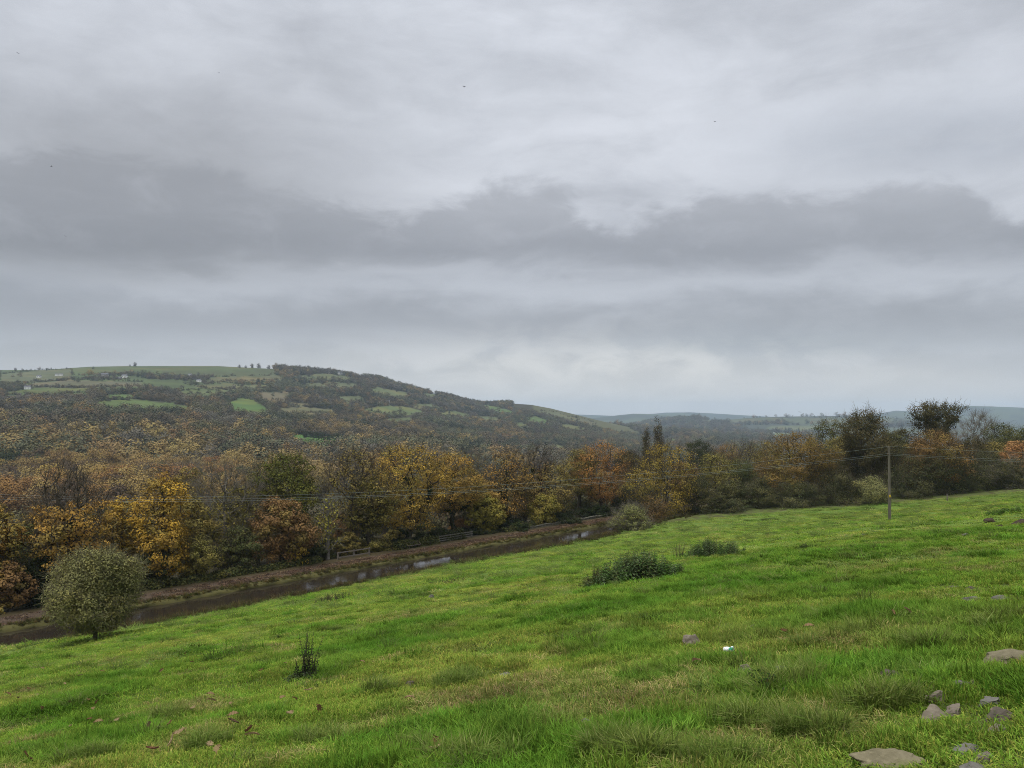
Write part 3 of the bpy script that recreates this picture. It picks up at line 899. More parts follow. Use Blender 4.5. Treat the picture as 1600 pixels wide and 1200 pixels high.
# px, top row, depth (negative: canal offset d, positive: distance Y), half width px, palette, label, options
NEAR = [
    (-10, 782, -8, 32, 'orange', 'bright orange tree cut by the left edge behind the towpath', dict()),
    (16, 876, -6.8, 27, 'rust', 'small russet tree at the left edge above the bramble hedge', dict(base=.12)),
    (32, 822, -11, 40, 'dgreen', 'dark green bushy tree between the orange and small russet trees at left', dict(base=.05)),
    (103, 736, -9, 66, 'gold', 'large golden oak with bare ivy clad top limbs behind the round willow', dict(leaf_top=.66, ivy=60, twigs=7, sub=2, trunk_r=.55, ncl=120, flatten=.5, clump=.9)),
    (190, 777, -13, 30, 'yellow', 'bright yellow tree just right of the ivy clad golden oak', dict()),
    (255, 739, -8, 45, 'yellow', 'golden yellow oak with a narrow upper crown above the bramble hedge', dict(shape='tall', base=.12, ncl=110)),
    (292, 727, -24, 30, 'tan', 'pale tan round tree behind the golden yellow oak', dict()),
    (348, 726, -13, 54, 'olive', 'nearly bare grey tree with fine twigs and olive lower leaves', dict(twigs=12, sub=2, leaf_top=.5, nlf=30, bark=1, ncl=110)),
    (402, 738, -17, 34, 'olive', 'thin olive brown tree left of the green oak', dict(nlf=26, twigs=9, sub=2)),
    (450, 709, -14, 56, 'green', 'dark olive green oak standing tallest left of the rail fence', dict(base=0.36, ncl=120, nlf=75)),
    (440, 777, -8, 47, 'rust', 'dense rusty brown beech in front of the green oak', dict(base=.14, nlf=90)),
    (462, 846, -6.8, 18, 'yellow', 'small yellow leaved sapling at the foot of the rusty beech', dict(base=.1, ncl=26, nlf=28)),
    (556, 704, -10, 52, 'tan', 'half bare brown oak with curving dark limbs behind the pale rail fence', dict(nlf=26, twigs=9, sub=2, trunk_r=.42, ncl=120, sparse=.2, base=0.33)),
    (512, 775, -8, 20, 'ygreen', 'slender yellow green birch with a pale trunk left of the rail fence', dict(shape='tall', bark=2, nlf=14, base=.2, twigs=7, ncl=50)),
    (600, 703, -20, 36, 'brown', 'brown tree top rising behind the two big golden oaks', dict(base=0.30, nlf=28, twigs=8, sub=2)),
    (640, 696, -9.5, 68, 'gold', 'biggest golden oak in the middle of the canal tree line', dict(ncl=150, trunk_r=.52, ivy=18, base=0.21)),
    (706, 705, -12, 46, 'goldb', 'golden oak with an ivy trunk right of the biggest golden oak', dict(ivy=22, base=0.30, ncl=110)),
    (738, 710, -20, 32, 'tan', 'bare grey brown tree with upright twigs right of the golden oaks', dict(base=0.40, nlf=10, twigs=12, sub=2, bark=1)),
    (790, 704, -10, 42, 'goldb', 'ivy stemmed golden tree with upright limbs above the far rail fence', dict(ivy=26, nlf=36, twigs=9, sub=2, shape='tall', base=0.20, ncl=110)),
    (757, 772, -9.5, 28, 'ygreen', 'small yellow green tree right above the darker rail fence', dict(base=.06)),
    (834, 699, -13, 34, 'brown', 'bare topped ivy tree left of the orange beech', dict(base=0.36, ivy=22, nlf=16, twigs=10, sub=2, leaf_top=.7)),
    (868, 722, -9.5, 34, 'tan', 'dull tan tree between the bare ivy tree and the orange beech', dict(nlf=36, base=0.20)),
    (850, 772, -7.4, 25, 'ygreen', 'yellow leaved small tree hanging over the leaf strewn towpath', dict(base=.06)),
    (905, 702, -13, 36, 'olive', 'olive brown tree on the left shoulder of the orange beech', dict(base=0.36, nlf=50, twigs=6)),
    (938, 690, -10, 50, 'orange', 'tall bright orange beech near the end of the canal', dict(base=0.20, ncl=120)),
    (980, 704, -18, 24, 'dbrown', 'dark brown tree squeezed between the orange beech and yellow willow', dict(base=0.40)),
    (1036, 694, 153, 50, 'willow', 'tall yellow willow with fine twigs at the end of the water', dict(nlf=70, twigs=9, sub=2, base=.10, ncl=130, lsize=.22, stems=4)),
    (1020, 775, 148, 24, 'brown', 'low russet brown bush at the foot of the yellow willow', dict(shape='shrub', stems=5, base=.02, nlf=40)),
    (1093, 686, 228, 28, 'dark', 'dark evergreen round tree behind the brown trees right of the willow', dict(base=.15, nlf=90)),
    (1137, 693, 250, 34, 'rust', 'russet tree top behind the dark evergreen', dict()),
    (1118, 705, 162, 38, 'olive', 'olive brown tree between the willow and the copper oak', dict(nlf=46, twigs=6, base=.12)),
    (1163, 691, 192, 34, 'olive', 'bare olive twigged tree left of the copper oak', dict(nlf=16, twigs=11, sub=2)),
    (1197, 688, 232, 28, 'ygreen', 'pale yellow green tree top behind the copper oak', dict(nlf=36)),
    (1244, 677, 159, 60, 'copper', 'wide copper orange oak at the left of the right hand wood', dict(ncl=140, base=.22, trunk_r=.45)),
    (1300, 656, 188, 34, 'dgreen', 'dark green tree with ragged top behind the copper oak', dict(nlf=60)),
    (1354, 639, 170, 50, 'dbrown', 'tall dark brown oak left of the electricity pole', dict(ncl=170, nlf=100, base=.18, trunk_r=.5, clump=.85, lobes=.45)),
    (1412, 668, 188, 34, 'dbrown', 'dark brown tree between the tall oak and the flat topped oak', dict()),
    (1463, 630, 178, 41, 'dbrown', 'flat topped oak with bare forked limbs standing above the right hand wood', dict(shape='flat', base=.56, ncl=90, nlf=70, ivy=22, trunk_r=.55, lsize=.27, clump=.8)),
    (1462, 673, 162, 57, 'bronze', 'broad bronze oak below the flat topped oak', dict(ncl=130, base=.25)),
    (1527, 648, 196, 36, 'scrub', 'bare pale grey tree right of the flat topped oak', dict(nlf=2, twigs=16, sub=2, bark=2, ncl=100)),
    (1566, 662, 186, 36, 'dgreen', 'dark green tree right of the bare pale tree', dict(nlf=70)),
    (1612, 664, 178, 34, 'dgreen', 'dark green tree at the right edge of the picture', dict(nlf=70)),
    (1594, 689, 164, 27, 'salmon', 'salmon orange tree at the right edge below the dark greens', dict(nlf=60, base=.3)),
    # scrub along the top of the field
    (1092, 742, 154, 32, 'scrub', 'grey brown hawthorn at the field edge right of the willow', dict(shape='shrub', stems=4, base=.03)),
    (1142, 752, 152, 30, 'scrub', 'second hawthorn bush right of the willow at the field edge', dict(shape='shrub', stems=5, base=.03)),
    (1190, 747, 156, 34, 'scrub', 'hawthorn bush below the left half of the copper oak', dict(shape='shrub', stems=4, base=.03)),
    (1246, 752, 153, 38, 'scrub', 'hawthorn bush below the right half of the copper oak', dict(shape='shrub', stems=5, base=.03)),
    (1306, 734, 157, 42, 'scrub', 'big grey hawthorn bush below the tall dark oak', dict(shape='shrub', stems=5, base=.03)),
    (1362, 745, 152, 34, 'sallow', 'pale olive thorn bush directly left of the pole foot', dict(shape='shrub', stems=4, base=.03)),
    (1428, 712, 158, 46, 'scrub', 'tall grey blackthorn bush directly right of the pole', dict(shape='shrub', stems=5, base=.03, ncl=110)),
    (1492, 712, 160, 44, 'scrub', 'dense blackthorn bush below the bronze oak', dict(shape='shrub', stems=5, base=.03, ncl=110)),
    (1544, 706, 163, 40, 'scrub', 'brownish thorn bush between the bronze oak and the salmon tree', dict(shape='shrub', stems=5, base=.03)),
    (1592, 716, 158, 38, 'scrub', 'dark thorn bush with pale arching stems at the right edge', dict(shape='shrub', stems=5, base=.03, bark=2, sub=2)),
    (1645, 705, 165, 40, 'scrub', 'grey thorn bush cut off by the right edge of the picture', dict(shape='shrub', stems=5, base=.03)),
    (1068, 722, 172, 30, 'brown', 'brown tree between the yellow willow and the olive brown tree beside it', dict(nlf=60)),
    (1155, 716, 176, 34, 'dgreen', 'dark green tree below the bare olive twigged tree', dict(nlf=80, base=.06)),
    (1205, 712, 174, 30, 'bronze', 'bronze tree filling the gap left of the copper oak', dict(nlf=70, base=.08)),
    (1292, 704, 172, 36, 'dbrown', 'dark brown tree right behind the big grey hawthorn', dict(nlf=80, base=.06)),
    (1322, 678, 180, 30, 'olive', 'olive tree on the left shoulder of the tall dark oak', dict(nlf=80, base=.08)),
    (1392, 676, 176, 32, 'dgreen', 'dark green tree behind the pole top', dict(nlf=90, base=.08)),
    (1432, 690, 170, 30, 'bronze', 'small bronze tree on the left flank of the broad bronze oak', dict(nlf=80, base=.1)),
    (1518, 684, 174, 34, 'dbrown', 'dark brown tree below the bare pale grey tree', dict(nlf=80, base=.06)),
    (1556, 690, 172, 30, 'olive', 'olive tree left of the salmon orange tree', dict(nlf=70, base=.06)),
    (370, 760, -15, 40, 'olive', 'olive tree filling the gap behind the dark ivy bush', dict(nlf=60, base=.08, twigs=6)),
    (300, 772, -12, 38, 'olive', 'green brown tree between the golden yellow oak and the nearly bare tree', dict(nlf=60, base=.06)),
    (160, 800, -11, 40, 'goldb', 'amber tree between the ivy clad oak and the golden yellow oak', dict(base=.08)),
    (60, 795, -13, 36, 'gold', 'amber tree behind the dark green bushy tree at left', dict(base=.1)),
    (576, 742, -9, 34, 'olive', 'olive tree between the half bare oak and the biggest golden oak', dict(nlf=60, base=0.28)),
    (742, 742, -13, 34, 'goldb', 'dull gold tree below the bare grey brown tree', dict(nlf=64, base=0.40)),
    (820, 738, -12, 28, 'tan', 'tan tree between the two ivy stemmed trees', dict(nlf=50, base=0.20)),
    (498, 806, -17, 26, 'olive', 'low olive thicket seen through the gap beside the birch', dict(shape='shrub', stems=5, base=.02)),
    (530, 800, -19, 26, 'brown', 'low brown thicket behind the pale rail fence gap', dict(shape='shrub', stems=5, base=.02)),
    (472, 806, -20, 26, 'dgreen', 'low dark thicket behind the rusty beech foot', dict(shape='shrub', stems=5, base=.02)),
    (505, 835, -9.5, 16, 'dgreen', 'small dark bush at the birch foot', dict(shape='shrub', stems=4, base=.02)),
    (545, 832, -9.5, 18, 'olive', 'small olive bush right behind the pale rail fence', dict(shape='shrub', stems=4, base=.02)),
    (615, 828, -14, 22, 'olive', 'olive thicket under the left limbs of the biggest golden oak', dict(shape='shrub', stems=5, base=.02)),
    (668, 818, -15, 24, 'dgreen', 'dark green thicket between the trunks of the two golden oaks', dict(shape='shrub', stems=5, base=.02)),
    (722, 812, -16, 22, 'brown', 'brown thicket under the bare grey brown tree', dict(shape='shrub', stems=5, base=.02)),
    (776, 800, -14, 22, 'olive', 'olive thicket left of the ivy stemmed golden tree trunk', dict(shape='shrub', stems=5, base=.02)),
    (905, 782, -15, 22, 'dgreen', 'dark green thicket left of the orange beech trunk', dict(shape='shrub', stems=5, base=.02)),
    # dark undergrowth behind the towpath
    (70, 868, -8, 36, 'ivy', 'very dark holly under the ivy clad golden oak', dict(shape='shrub', stems=4, base=.02)),
    (238, 858, -7.4, 28, 'dgreen', 'dark green shrub under the golden yellow oak', dict(shape='shrub', stems=4, base=.02)),
    (312, 838, -7.6, 34, 'olive', 'olive ivy bush under the nearly bare tree', dict(shape='shrub', stems=4, base=.02)),
    (372, 822, -7.8, 32, 'dgreen', 'dark ivy bush left of the rusty beech', dict(shape='shrub', stems=4, base=.02)),
    (490, 846, -8.2, 18, 'dark', 'dark holly between the rusty beech and the birch', dict(shape='shrub', stems=4, base=.02)),
    (584, 844, -9.5, 34, 'olive', 'olive bramble thicket behind the right end of the pale fence', dict(shape='shrub', stems=5, base=.02)),
    (634, 843, -10.5, 34, 'ivy', 'dark holly thicket behind the wooden bench', dict(shape='shrub', stems=5, base=.02)),
    (690, 829, -10.5, 36, 'ivy', 'dark ivy thicket behind the far rail fence', dict(shape='shrub', stems=5, base=.02)),
    (742, 825, -10, 24, 'dark', 'dark holly right of the far rail fence', dict(shape='shrub', stems=4, base=.02)),
    (806, 812, -8, 32, 'ivy', 'dark undergrowth bush under the ivy stemmed golden tree', dict(shape='shrub', stems=4, base=.02)),
    (880, 800, -8, 32, 'dark', 'dark bush under the olive brown tree', dict(shape='shrub', stems=4, base=.02)),
    (932, 790, -8, 30, 'ivy', 'dark bush under the orange beech', dict(shape='shrub', stems=4, base=.02)),
    (978, 764, -8, 26, 'dark', 'dark bush behind the grey sallow at the canal end', dict(shape='shrub', stems=4, base=.02)),
]
barks = {0: M_bark, 1: M_bark_grey, 2: M_bark_pale}
def cat_of(label):
    return 'shrub' if any(w_ in label for w_ in ('bush', 'holly', 'thicket', 'hawthorn', 'shrub', 'undergrowth')) else 'tree'
SP = {'oak': 'oak_tree', 'beech': 'beech_tree', 'birch': 'birch_tree', 'willow with': 'willow_tree', 'hawthorn': 'hawthorn_bush', 'thorn': 'thorn_bush',
      'holly': 'holly_bush', 'sapling': 'sapling', 'thicket': 'thicket', 'bush': 'bush', 'shrub': 'shrub'}
for i, (px, topy, dep, hw, pal, label, o_) in enumerate(NEAR):
    Y = Y_at(px, dep) if dep < 0 else float(dep)
    x = (px - 800) / F * Y
    gz = float(ground(np.array([x]), np.array([Y]))[0])
    h = EYE - (topy - HY) / F * Y - gz
    rad = hw / F * Y
    o2 = dict(o_); bk = o2.pop('bark', 0)
    kw = dict(base=.2, shape='round', ncl=98, nlf=92, lsize=.245, twigs=3, trunk_r=.2 + .012 * h)
    if o2.get('shape') == 'shrub': kw.update(ncl=84, nlf=90, lsize=.19, twigs=7, trunk_r=.16, sub=1, lobes=.36)
    if rad < 3: kw.update(ncl=64)
    if 'nlf' in o2: o2['nlf'] = int(o2['nlf'] * 1.3)
    kw.update(o2)
    rad *= .93
    if dep > 0 and kw['nlf'] > 20: kw['nlf'] = int(kw['nlf'] * 1.25); kw['clump'] = kw.get('clump', .80) * 1.08
    name = next((v for k, v in SP.items() if k in label), 'broadleaf_tree')
    t = thing(name, label, cat_of(label), (x, Y, gz), 0)
    tree_parts(t, make_tree(100 + i, h, rad, pal=pal, **kw), barks[bk], M_leaf)

# two poplars
for k, (px, topy, hw) in enumerate(((1010, 667, 8.5), (1027, 651, 9.5))):
    Y = 262.0; x = (px - 800) / F * Y; gz = float(ground(np.array([x]), np.array([Y]))[0])
    h = EYE - (topy - HY) / F * Y - gz
    t = thing('poplar_tree', ('shorter narrow dark poplar standing left of its taller twin', 'taller narrow dark poplar rising above the yellow willow')[k], 'tree', (x, Y, gz), 0, 'pair of poplars behind the willow')
    tree_parts(t, make_tree(300 + k, h, hw / F * Y, base=.08, shape='poplar', ncl=90, nlf=40, lsize=.36, pal='dbrown', twigs=5, trunk_r=.35, flatten=1.6), M_bark, M_leaf)

# round willow on the near bank
Yw = (hit(150, 1000) or 58.0); xw = (148 - 800) / F * Yw
gz = float(field_z(np.array([xw]), np.array([Yw]))[0])
hw_ = EYE - (862 - HY) / F * Yw - gz
t = thing('willow_bush', 'round olive green willow bush alone on the near canal bank', 'shrub', (xw, Yw, gz))
tree_parts(t, make_tree(401, hw_, 59 / F * Yw, base=.17, shape='ball', ncl=230, nlf=150, lsize=.11, pal='sallow', twigs=7, trunk_r=.20, stems=7, sub=2, lobes=.2, clump=1.0, flatten=1.0, cvar=.1, nrand=.4), simple('willow_twig', (.12, .11, .06), (.18, .165, .09), 3.0), M_leaf)
# grey sallow at the canal end
Ys = 136.0; xs_ = (986 - 800) / F * Ys; gz = float(field_z(np.array([xs_]), np.array([Ys]))[0])
t = thing('sallow_bush', 'grey green sallow bush overhanging the water at the canal end', 'shrub', (xs_, Ys, gz))
tree_parts(t, make_tree(402, EYE - (788 - HY) / F * Ys - gz, 28 / F * Ys, base=.02, shape='shrub', ncl=100, nlf=50, lsize=.2, pal='sallow', twigs=10, trunk_r=.1, stems=7, sub=2), M_bark_grey, M_leaf)

# ------------------------------------------------------------------ instanced cover (stuff only)
def hidden_collection(name, objs):
    c = bpy.data.collections.new(name)
    for o in objs: c.objects.link(o)
    return c
def proto(name, me, mat):
    if not me.materials: me.materials.append(mat)
    return bpy.data.objects.new(name, me)
def scatter(name, P, rot, scl, which, tint, coll, label, cat):
    n = len(P)
    me = bpy.data.meshes.new(name)
    me.vertices.add(n); me.vertices.foreach_set('co', np.ascontiguousarray(P, np.float32).ravel())
    for nm, typ, dat, key in (('rot', 'FLOAT_VECTOR', rot, 'vector'), ('scl', 'FLOAT_VECTOR', scl, 'vector')):
        a = me.attributes.new(nm, typ, 'POINT'); a.data.foreach_set(key, np.ascontiguousarray(dat, np.float32).ravel())
    a = me.attributes.new('idx', 'INT', 'POINT'); a.data.foreach_set('value', np.ascontiguousarray(which, np.int32))
    a = me.attributes.new('itint', 'FLOAT_COLOR', 'POINT')
    c = np.ones((n, 4), np.float32); c[:, :3] = tint; a.data.foreach_set('color', c.ravel())
    o = obj(name, me)
    tag(o, label, cat, kind='stuff')
    ng = bpy.data.node_groups.new(name + '_scatter', 'GeometryNodeTree')
    ng.interface.new_socket('Geometry', in_out='INPUT', socket_type='NodeSocketGeometry')
    ng.interface.new_socket('Geometry', in_out='OUTPUT', socket_type='NodeSocketGeometry')
    N = ng.nodes; L = ng.links
    gi = N.new('NodeGroupInput'); go = N.new('NodeGroupOutput')
    ci = N.new('GeometryNodeCollectionInfo'); ci.inputs['Collection'].default_value = coll
    ci.inputs['Separate Children'].default_value = True; ci.inputs['Reset Children'].default_value = True
    iop = N.new('GeometryNodeInstanceOnPoints'); iop.inputs['Pick Instance'].default_value = True
    def na(nm, typ):
        a = N.new('GeometryNodeInputNamedAttribute'); a.data_type = typ; a.inputs['Name'].default_value = nm
        return a.outputs['Attribute']
    e2r = N.new('FunctionNodeEulerToRotation')
    L.new(na('rot', 'FLOAT_VECTOR'), e2r.inputs[0])
    L.new(gi.outputs[0], iop.inputs['Points']); L.new(ci.outputs[0], iop.inputs['Instance'])
    L.new(na('idx', 'INT'), iop.inputs['Instance Index'])
    L.new(e2r.outputs[0], iop.inputs['Rotation']); L.new(na('scl', 'FLOAT_VECTOR'), iop.inputs['Scale'])
    L.new(iop.outputs[0], go.inputs[0])
    md = o.modifiers.new('scatter', 'NODES'); md.node_group = ng
    return o
def jgrid(x0, x1, y0, y1, s, seed):
    g = np.random.default_rng(seed)
    xs = np.arange(x0, x1, s); ys = np.arange(y0, y1, s)
    X, Y = np.meshgrid(xs, ys)
    return (X + g.uniform(-.48, .48, X.shape) * s).ravel(), (Y + g.uniform(-.48, .48, X.shape) * s).ravel()

# ------------------------------------------------------------------ WOODS of the valley and hill
WPAL = np.array([(.235, .168, .07), (.29, .21, .076), (.125, .098, .06), (.10, .098, .05), (.048, .058, .036), (.22, .135, .058), (.125, .112, .09), (.11, .118, .068), (.085, .070, .052)])
#                 gold            bright gold       brown           olive             dark green        orange          bare grey         grey green       dark brown
NEARLINE = np.array([(-100, 785), (40, 790), (60, 748), (140, 748), (170, 778), (215, 762), (235, 742), (300, 738), (400, 735), (412, 716), (490, 720), (505, 742), (515, 715), (580, 705),
                     (620, 698), (660, 698), (690, 708), (760, 710), (770, 705), (850, 702), (880, 720), (900, 705), (985, 705), (1000, 700), (1080, 698), (1100, 690), (1190, 690), (1240, 678), (1300, 660), (1400, 650), (1700, 640)], float)
def wood_points(y0, y1, s, seed, px0=-60, px1=1660, hgt=13.0):
    x0 = (px0 - 800) / F * y1; x1 = (px1 - 800) / F * y1
    x, y = jgrid(x0, x1, y0, y1, s, seed)
    px = 800 + F * x / y
    k = (px > px0) & (px < px1)
    x, y, px = x[k], y[k], px[k]
    d, t = dt(x, y)
    k = d < -24
    x, y, px = x[k], y[k], px[k]
    z = ground(x, y)
    py = HY - F * (z - EYE) / y
    tp = py - hgt * F / y
    k = (tp < seen_row(px, y) + 1.0) & (tp < np.interp(px, NEARLINE[:, 0], NEARLINE[:, 1]) + 14)
    return x[k], y[k], z[k], px[k], py[k]
def clear_of_pasture(x, y, z, hgt):
    return (poly_class(x, y, z) < 0) & (poly_class(x, y, z + hgt * .55) < 0)
def wood_kind(x, y, px, py, g):
    """which colour class grows where: gold low in the valley, browner and darker up the hill"""
    n = len(x)
    low = sm(py, 640, 690) * (1 - sm(px, 430, 620))
    right = sm(px, 560, 760)
    w = np.zeros((n, 9))
    w[:, 0] = .07 + .50 * low; w[:, 1] = .01 + .18 * low * (1 - right); w[:, 2] = .24; w[:, 3] = .24 + .12 * right; w[:, 4] = .14 + .14 * right
    w[:, 5] = .02 + .05 * low; w[:, 6] = .12 + .12 * low; w[:, 7] = .16 + .18 * right; w[:, 8] = .24 * (1 - .5 * low)
    stand = np.stack([fbm(x / 85 + 7 * i, y / 85, 200 + i, 2) for i in range(9)], 1)
    w = w * np.exp(15.0 * (stand - .5))
    w /= w.sum(1)[:, None]
    return (w.cumsum(1) > g.uniform(0, 1, n)[:, None]).argmax(1)

gw = np.random.default_rng(77)
# --- nearer wood: individual trees
MIDN = [('gold', 'gold'), ('yellow', 'bright gold'), ('brown', 'brown'), ('olive', 'olive green'), ('dark', 'dark evergreen'), ('orange', 'orange'), ('scrub', 'leafless grey'), ('sallow', 'grey green'), ('dbrown', 'dark brown')]
PAL['mid0'] = [(.235, .168, .066), (.195, .142, .06), (.27, .19, .07)]
PAL['mid1'] = [(.30, .21, .064), (.25, .175, .06), (.33, .23, .066)]
PAL['mid2'] = [(.14, .092, .048), (.115, .08, .042), (.17, .105, .05)]
PAL['mid3'] = [(.115, .10, .042), (.09, .082, .036), (.14, .115, .045)]
PAL['mid4'] = [(.04, .052, .028), (.05, .06, .03)]
PAL['mid5'] = [(.25, .145, .055), (.21, .12, .05), (.29, .17, .06)]
PAL['mid6'] = [(.135, .115, .085), (.11, .095, .07)]
PAL['mid7'] = [(.12, .12, .06), (.095, .10, .05), (.15, .14, .065)]
PAL['mid8'] = [(.095, .068, .045), (.08, .06, .04)]
mid = []
for c_ in range(9):
    for v_ in range(2):
        bare = c_ == 6
        pr = make_tree(500 + c_ * 10 + v_, 14.0, 6.0, base=.10, shape='round' if v_ == 0 else 'tall', ncl=60 if bare else 22, nlf=14 if bare else 112, lsize=.5 if bare else .62, cvar=.08, nrand=.15, pal='mid%d' % c_, twigs=10 if bare else 2,
                       trunk_r=.35, sub=2 if bare else 1, lobes=.25, clump=.84, flatten=.8)
        mid.append((mesh_np('trunk', pr[0][0], pr[0][1]), mesh_np('crown', *pr[1])))
for a_, b_ in mid:
    a_.materials.append(M_bark_grey); b_.materials.append(M_leaf_mid)
PLACES = [(40, 'the orange tree at the left edge'), (100, 'the ivy clad oak\'s left half'), (150, 'the ivy clad oak\'s right half'), (205, 'the bright yellow tree'), (262, 'the golden yellow oak'), (310, 'the pale tan tree'),
          (370, 'the nearly bare grey tree'), (415, 'the thin olive tree'), (500, 'the dark green oak'), (590, 'the half bare brown oak'), (680, 'the biggest golden oak'), (760, 'the ivy trunk golden oak'), (850, 'the upright golden tree'), (2000, 'the orange beech')]
ORD = ['first', 'second', 'third', 'fourth', 'fifth', 'sixth', 'seventh', 'eighth', 'ninth', 'tenth', 'eleventh', 'twelfth', 'thirteenth', 'fourteenth', 'fifteenth', 'sixteenth', 'seventeenth', 'eighteenth', 'nineteenth', 'twentieth']
x, y, z, px, py = wood_points(330, 720, 10.6, 11)
order = np.argsort(y)
kinds = wood_kind(x, y, px, py, gw)
cls_m = clear_of_pasture(x, y, z, 14)
order = [i for i in order if cls_m[i]]
ind = order[:285]; rest = np.array(order[285:])
cells = {}
q1, q2 = np.quantile(y[ind], [.34, .67])
for i in ind:
    place = next(p for b_, p in PLACES if px[i] < b_)
    rank = 'front' if y[i] < q1 else 'middle' if y[i] < q2 else 'back'
    cells.setdefault((place, rank, int(kinds[i])), []).append(i)
labs = {}
for (place, rank, c_), mem in cells.items():
    mem.sort(key=lambda i: px[i])
    for j, i in enumerate(mem):
        first = '' if len(mem) == 1 else ORD[min(j, 19)] + ' '
        labs[i] = ('%s%s crown%s, %s rank above %s' % (first, MIDN[c_][1], '' if len(mem) == 1 else ' from left', rank, place), place)
for i in ind:
    c_ = int(kinds[i]); v_ = int(gw.integers(0, 2)); ms = mid[c_ * 2 + v_]
    t = thing('woodland_tree', labs[i][0], 'tree', (x[i], y[i], z[i] - .3), gw.uniform(0, 6.28), 'valley wood above ' + labs[i][1])
    s = gw.uniform(.85, 1.25)
    t.scale = (s * gw.uniform(.9, 1.15), s * gw.uniform(.9, 1.15), s * gw.uniform(.85, 1.15))
    for nm, me in (('trunk', ms[0]), ('crown', ms[1])):
        o = obj(nm, me, None, t)
        if nm == 'crown': o['kind'] = 'stuff'
# --- the mass of the wood beyond
PAL['white'] = [(1.08, 1.08, 1.08), (1., 1., 1.), (.92, .92, .92)]
farp = []
for v_ in range(6):
    pr = make_tree(700 + v_, 13.0, 6.0, base=.06, shape=('round', 'tall', 'round', 'shrub', 'round', 'tall')[v_], ncl=9, nlf=58, lsize=1.05, pal='white', twigs=0, trunk_r=.35, lobes=.3, clump=.86, flatten=.8, cvar=.04, nrand=.12)
    farp.append(proto('far_tree_%02d' % v_, mesh_np('far_tree', *pr[1]), M_leaf_far))
cone = make_tree(720, 14.0, 3.2, base=.12, shape='cone', ncl=34, nlf=13, lsize=1.0, pal='white', twigs=0, trunk_r=.3, cvar=.04, nrand=.12)
farp.append(proto('far_tree_06', mesh_np('far_tree', *cone[1]), M_leaf_far))
CF = hidden_collection('far_tree_shapes', farp)
def emit(name, x, y, z, px, py, hs, label, cat='woodland', seed=5, kd=None):
    g = np.random.default_rng(seed); n = len(x)
    kd = wood_kind(x, y, px, py, g) if kd is None else kd
    tint = (WPAL[kd] * .72 + np.array([.105, .095, .055]) * .28) * g.uniform(.95, 1.28, n)[:, None]
    which = g.integers(0, 6, n); which = np.where((kd == 4) & (g.uniform(0, 1, n) < .3), 6, which)
    s = (.62 + .85 * g.uniform(0, 1, n) ** 1.6) * hs * (.8 + .5 * fbm(x / 60, y / 60, 400, 2)) * 1.05
    rot = np.c_[np.zeros(n), np.zeros(n), g.uniform(0, 6.28, n)]
    return scatter(name, np.c_[x, y, z - .4], rot, np.c_[s * g.uniform(.9, 1.2, n), s * g.uniform(.9, 1.2, n), s * g.uniform(.8, 1.1, n)], which, tint, CF, label, cat)
xl, yl = jgrid(-150, 90, 88, 335, 6.0, 44)
dl, tl = dt(xl, yl); pl = 800 + F * xl / yl
kl = (dl < -23) & (pl > -60) & (pl < 1010)
xl, yl, pl = xl[kl], yl[kl], pl[kl]; zl = ground(xl, yl)
hl = np.full(len(xl), .46)
X_, Y_, Z_, P_x = np.r_[x[rest], xl], np.r_[y[rest], yl], np.r_[z[rest], zl], np.r_[px[rest], pl]
kd_l = gw.choice([2, 3, 8, 4, 3], len(xl))
emit('valley_wood', X_, Y_, Z_, P_x, HY - F * (Z_ - EYE) / Y_, np.r_[np.ones(len(rest)), hl], 'mass of autumn trees filling the valley floor', seed=5, kd=np.r_[kinds[rest], kd_l])
x, y, z, px, py = wood_points(720, 1500, 10.5, 12)
k = clear_of_pasture(x, y, z, 12)
emit('lower_hill_wood', x[k], y[k], z[k], px[k], py[k], 1.0 - .3 * sm(y[k], 950, 1400), 'mass of brown woodland on the lower hillside', seed=6)
x, y, z, px, py = wood_points(1500, 3050, 10.5, 13, hgt=9)
open_top = ((y > 1900) & (px < 430)) | ((px > 800) & (y > 2350))
dens = np.where(open_top, .02 * sm(y, 2150, 2050), 1.0) * np.where((px < 330) & (y > 1500), sm(fbm(x / 150, y / 60, 61, 2), .455, .53), 1.0)
k = (clear_of_pasture(x, y, z, 8.5) | (gw.uniform(0, 1, len(x)) < .03)) & (gw.uniform(0, 1, len(x)) < dens)
emit('upper_hill_wood', x[k], y[k], z[k], px[k], py[k], np.where(px[k] < 330, .58, .74), 'mass of dark brown woodland on the upper hillside', seed=7)
# far valley beyond the end of the hill
x, y, z, px, py = wood_points(1300, 5200, 21.0, 14, 900, 1660)
cl = poly_class(x, y, z)
crest = np.interp(px, [p_[0] for p_ in RIDGES[2][2]], [p_[1] for p_ in RIDGES[2][2]])
dens = sm(fbm(x / 260, y / 200, 63, 3), .42, .55) * np.where((py < crest + 9) & (px > 1140), .05, 1)
k = (cl < 0) & (gw.uniform(0, 1, len(x)) < dens) & ((px > 985) | (y > 3100))
emit('far_valley_wood', x[k], y[k], z[k], px[k], py[k], 1.25, 'hazy blue grey woods on the far valley floor', seed=8)
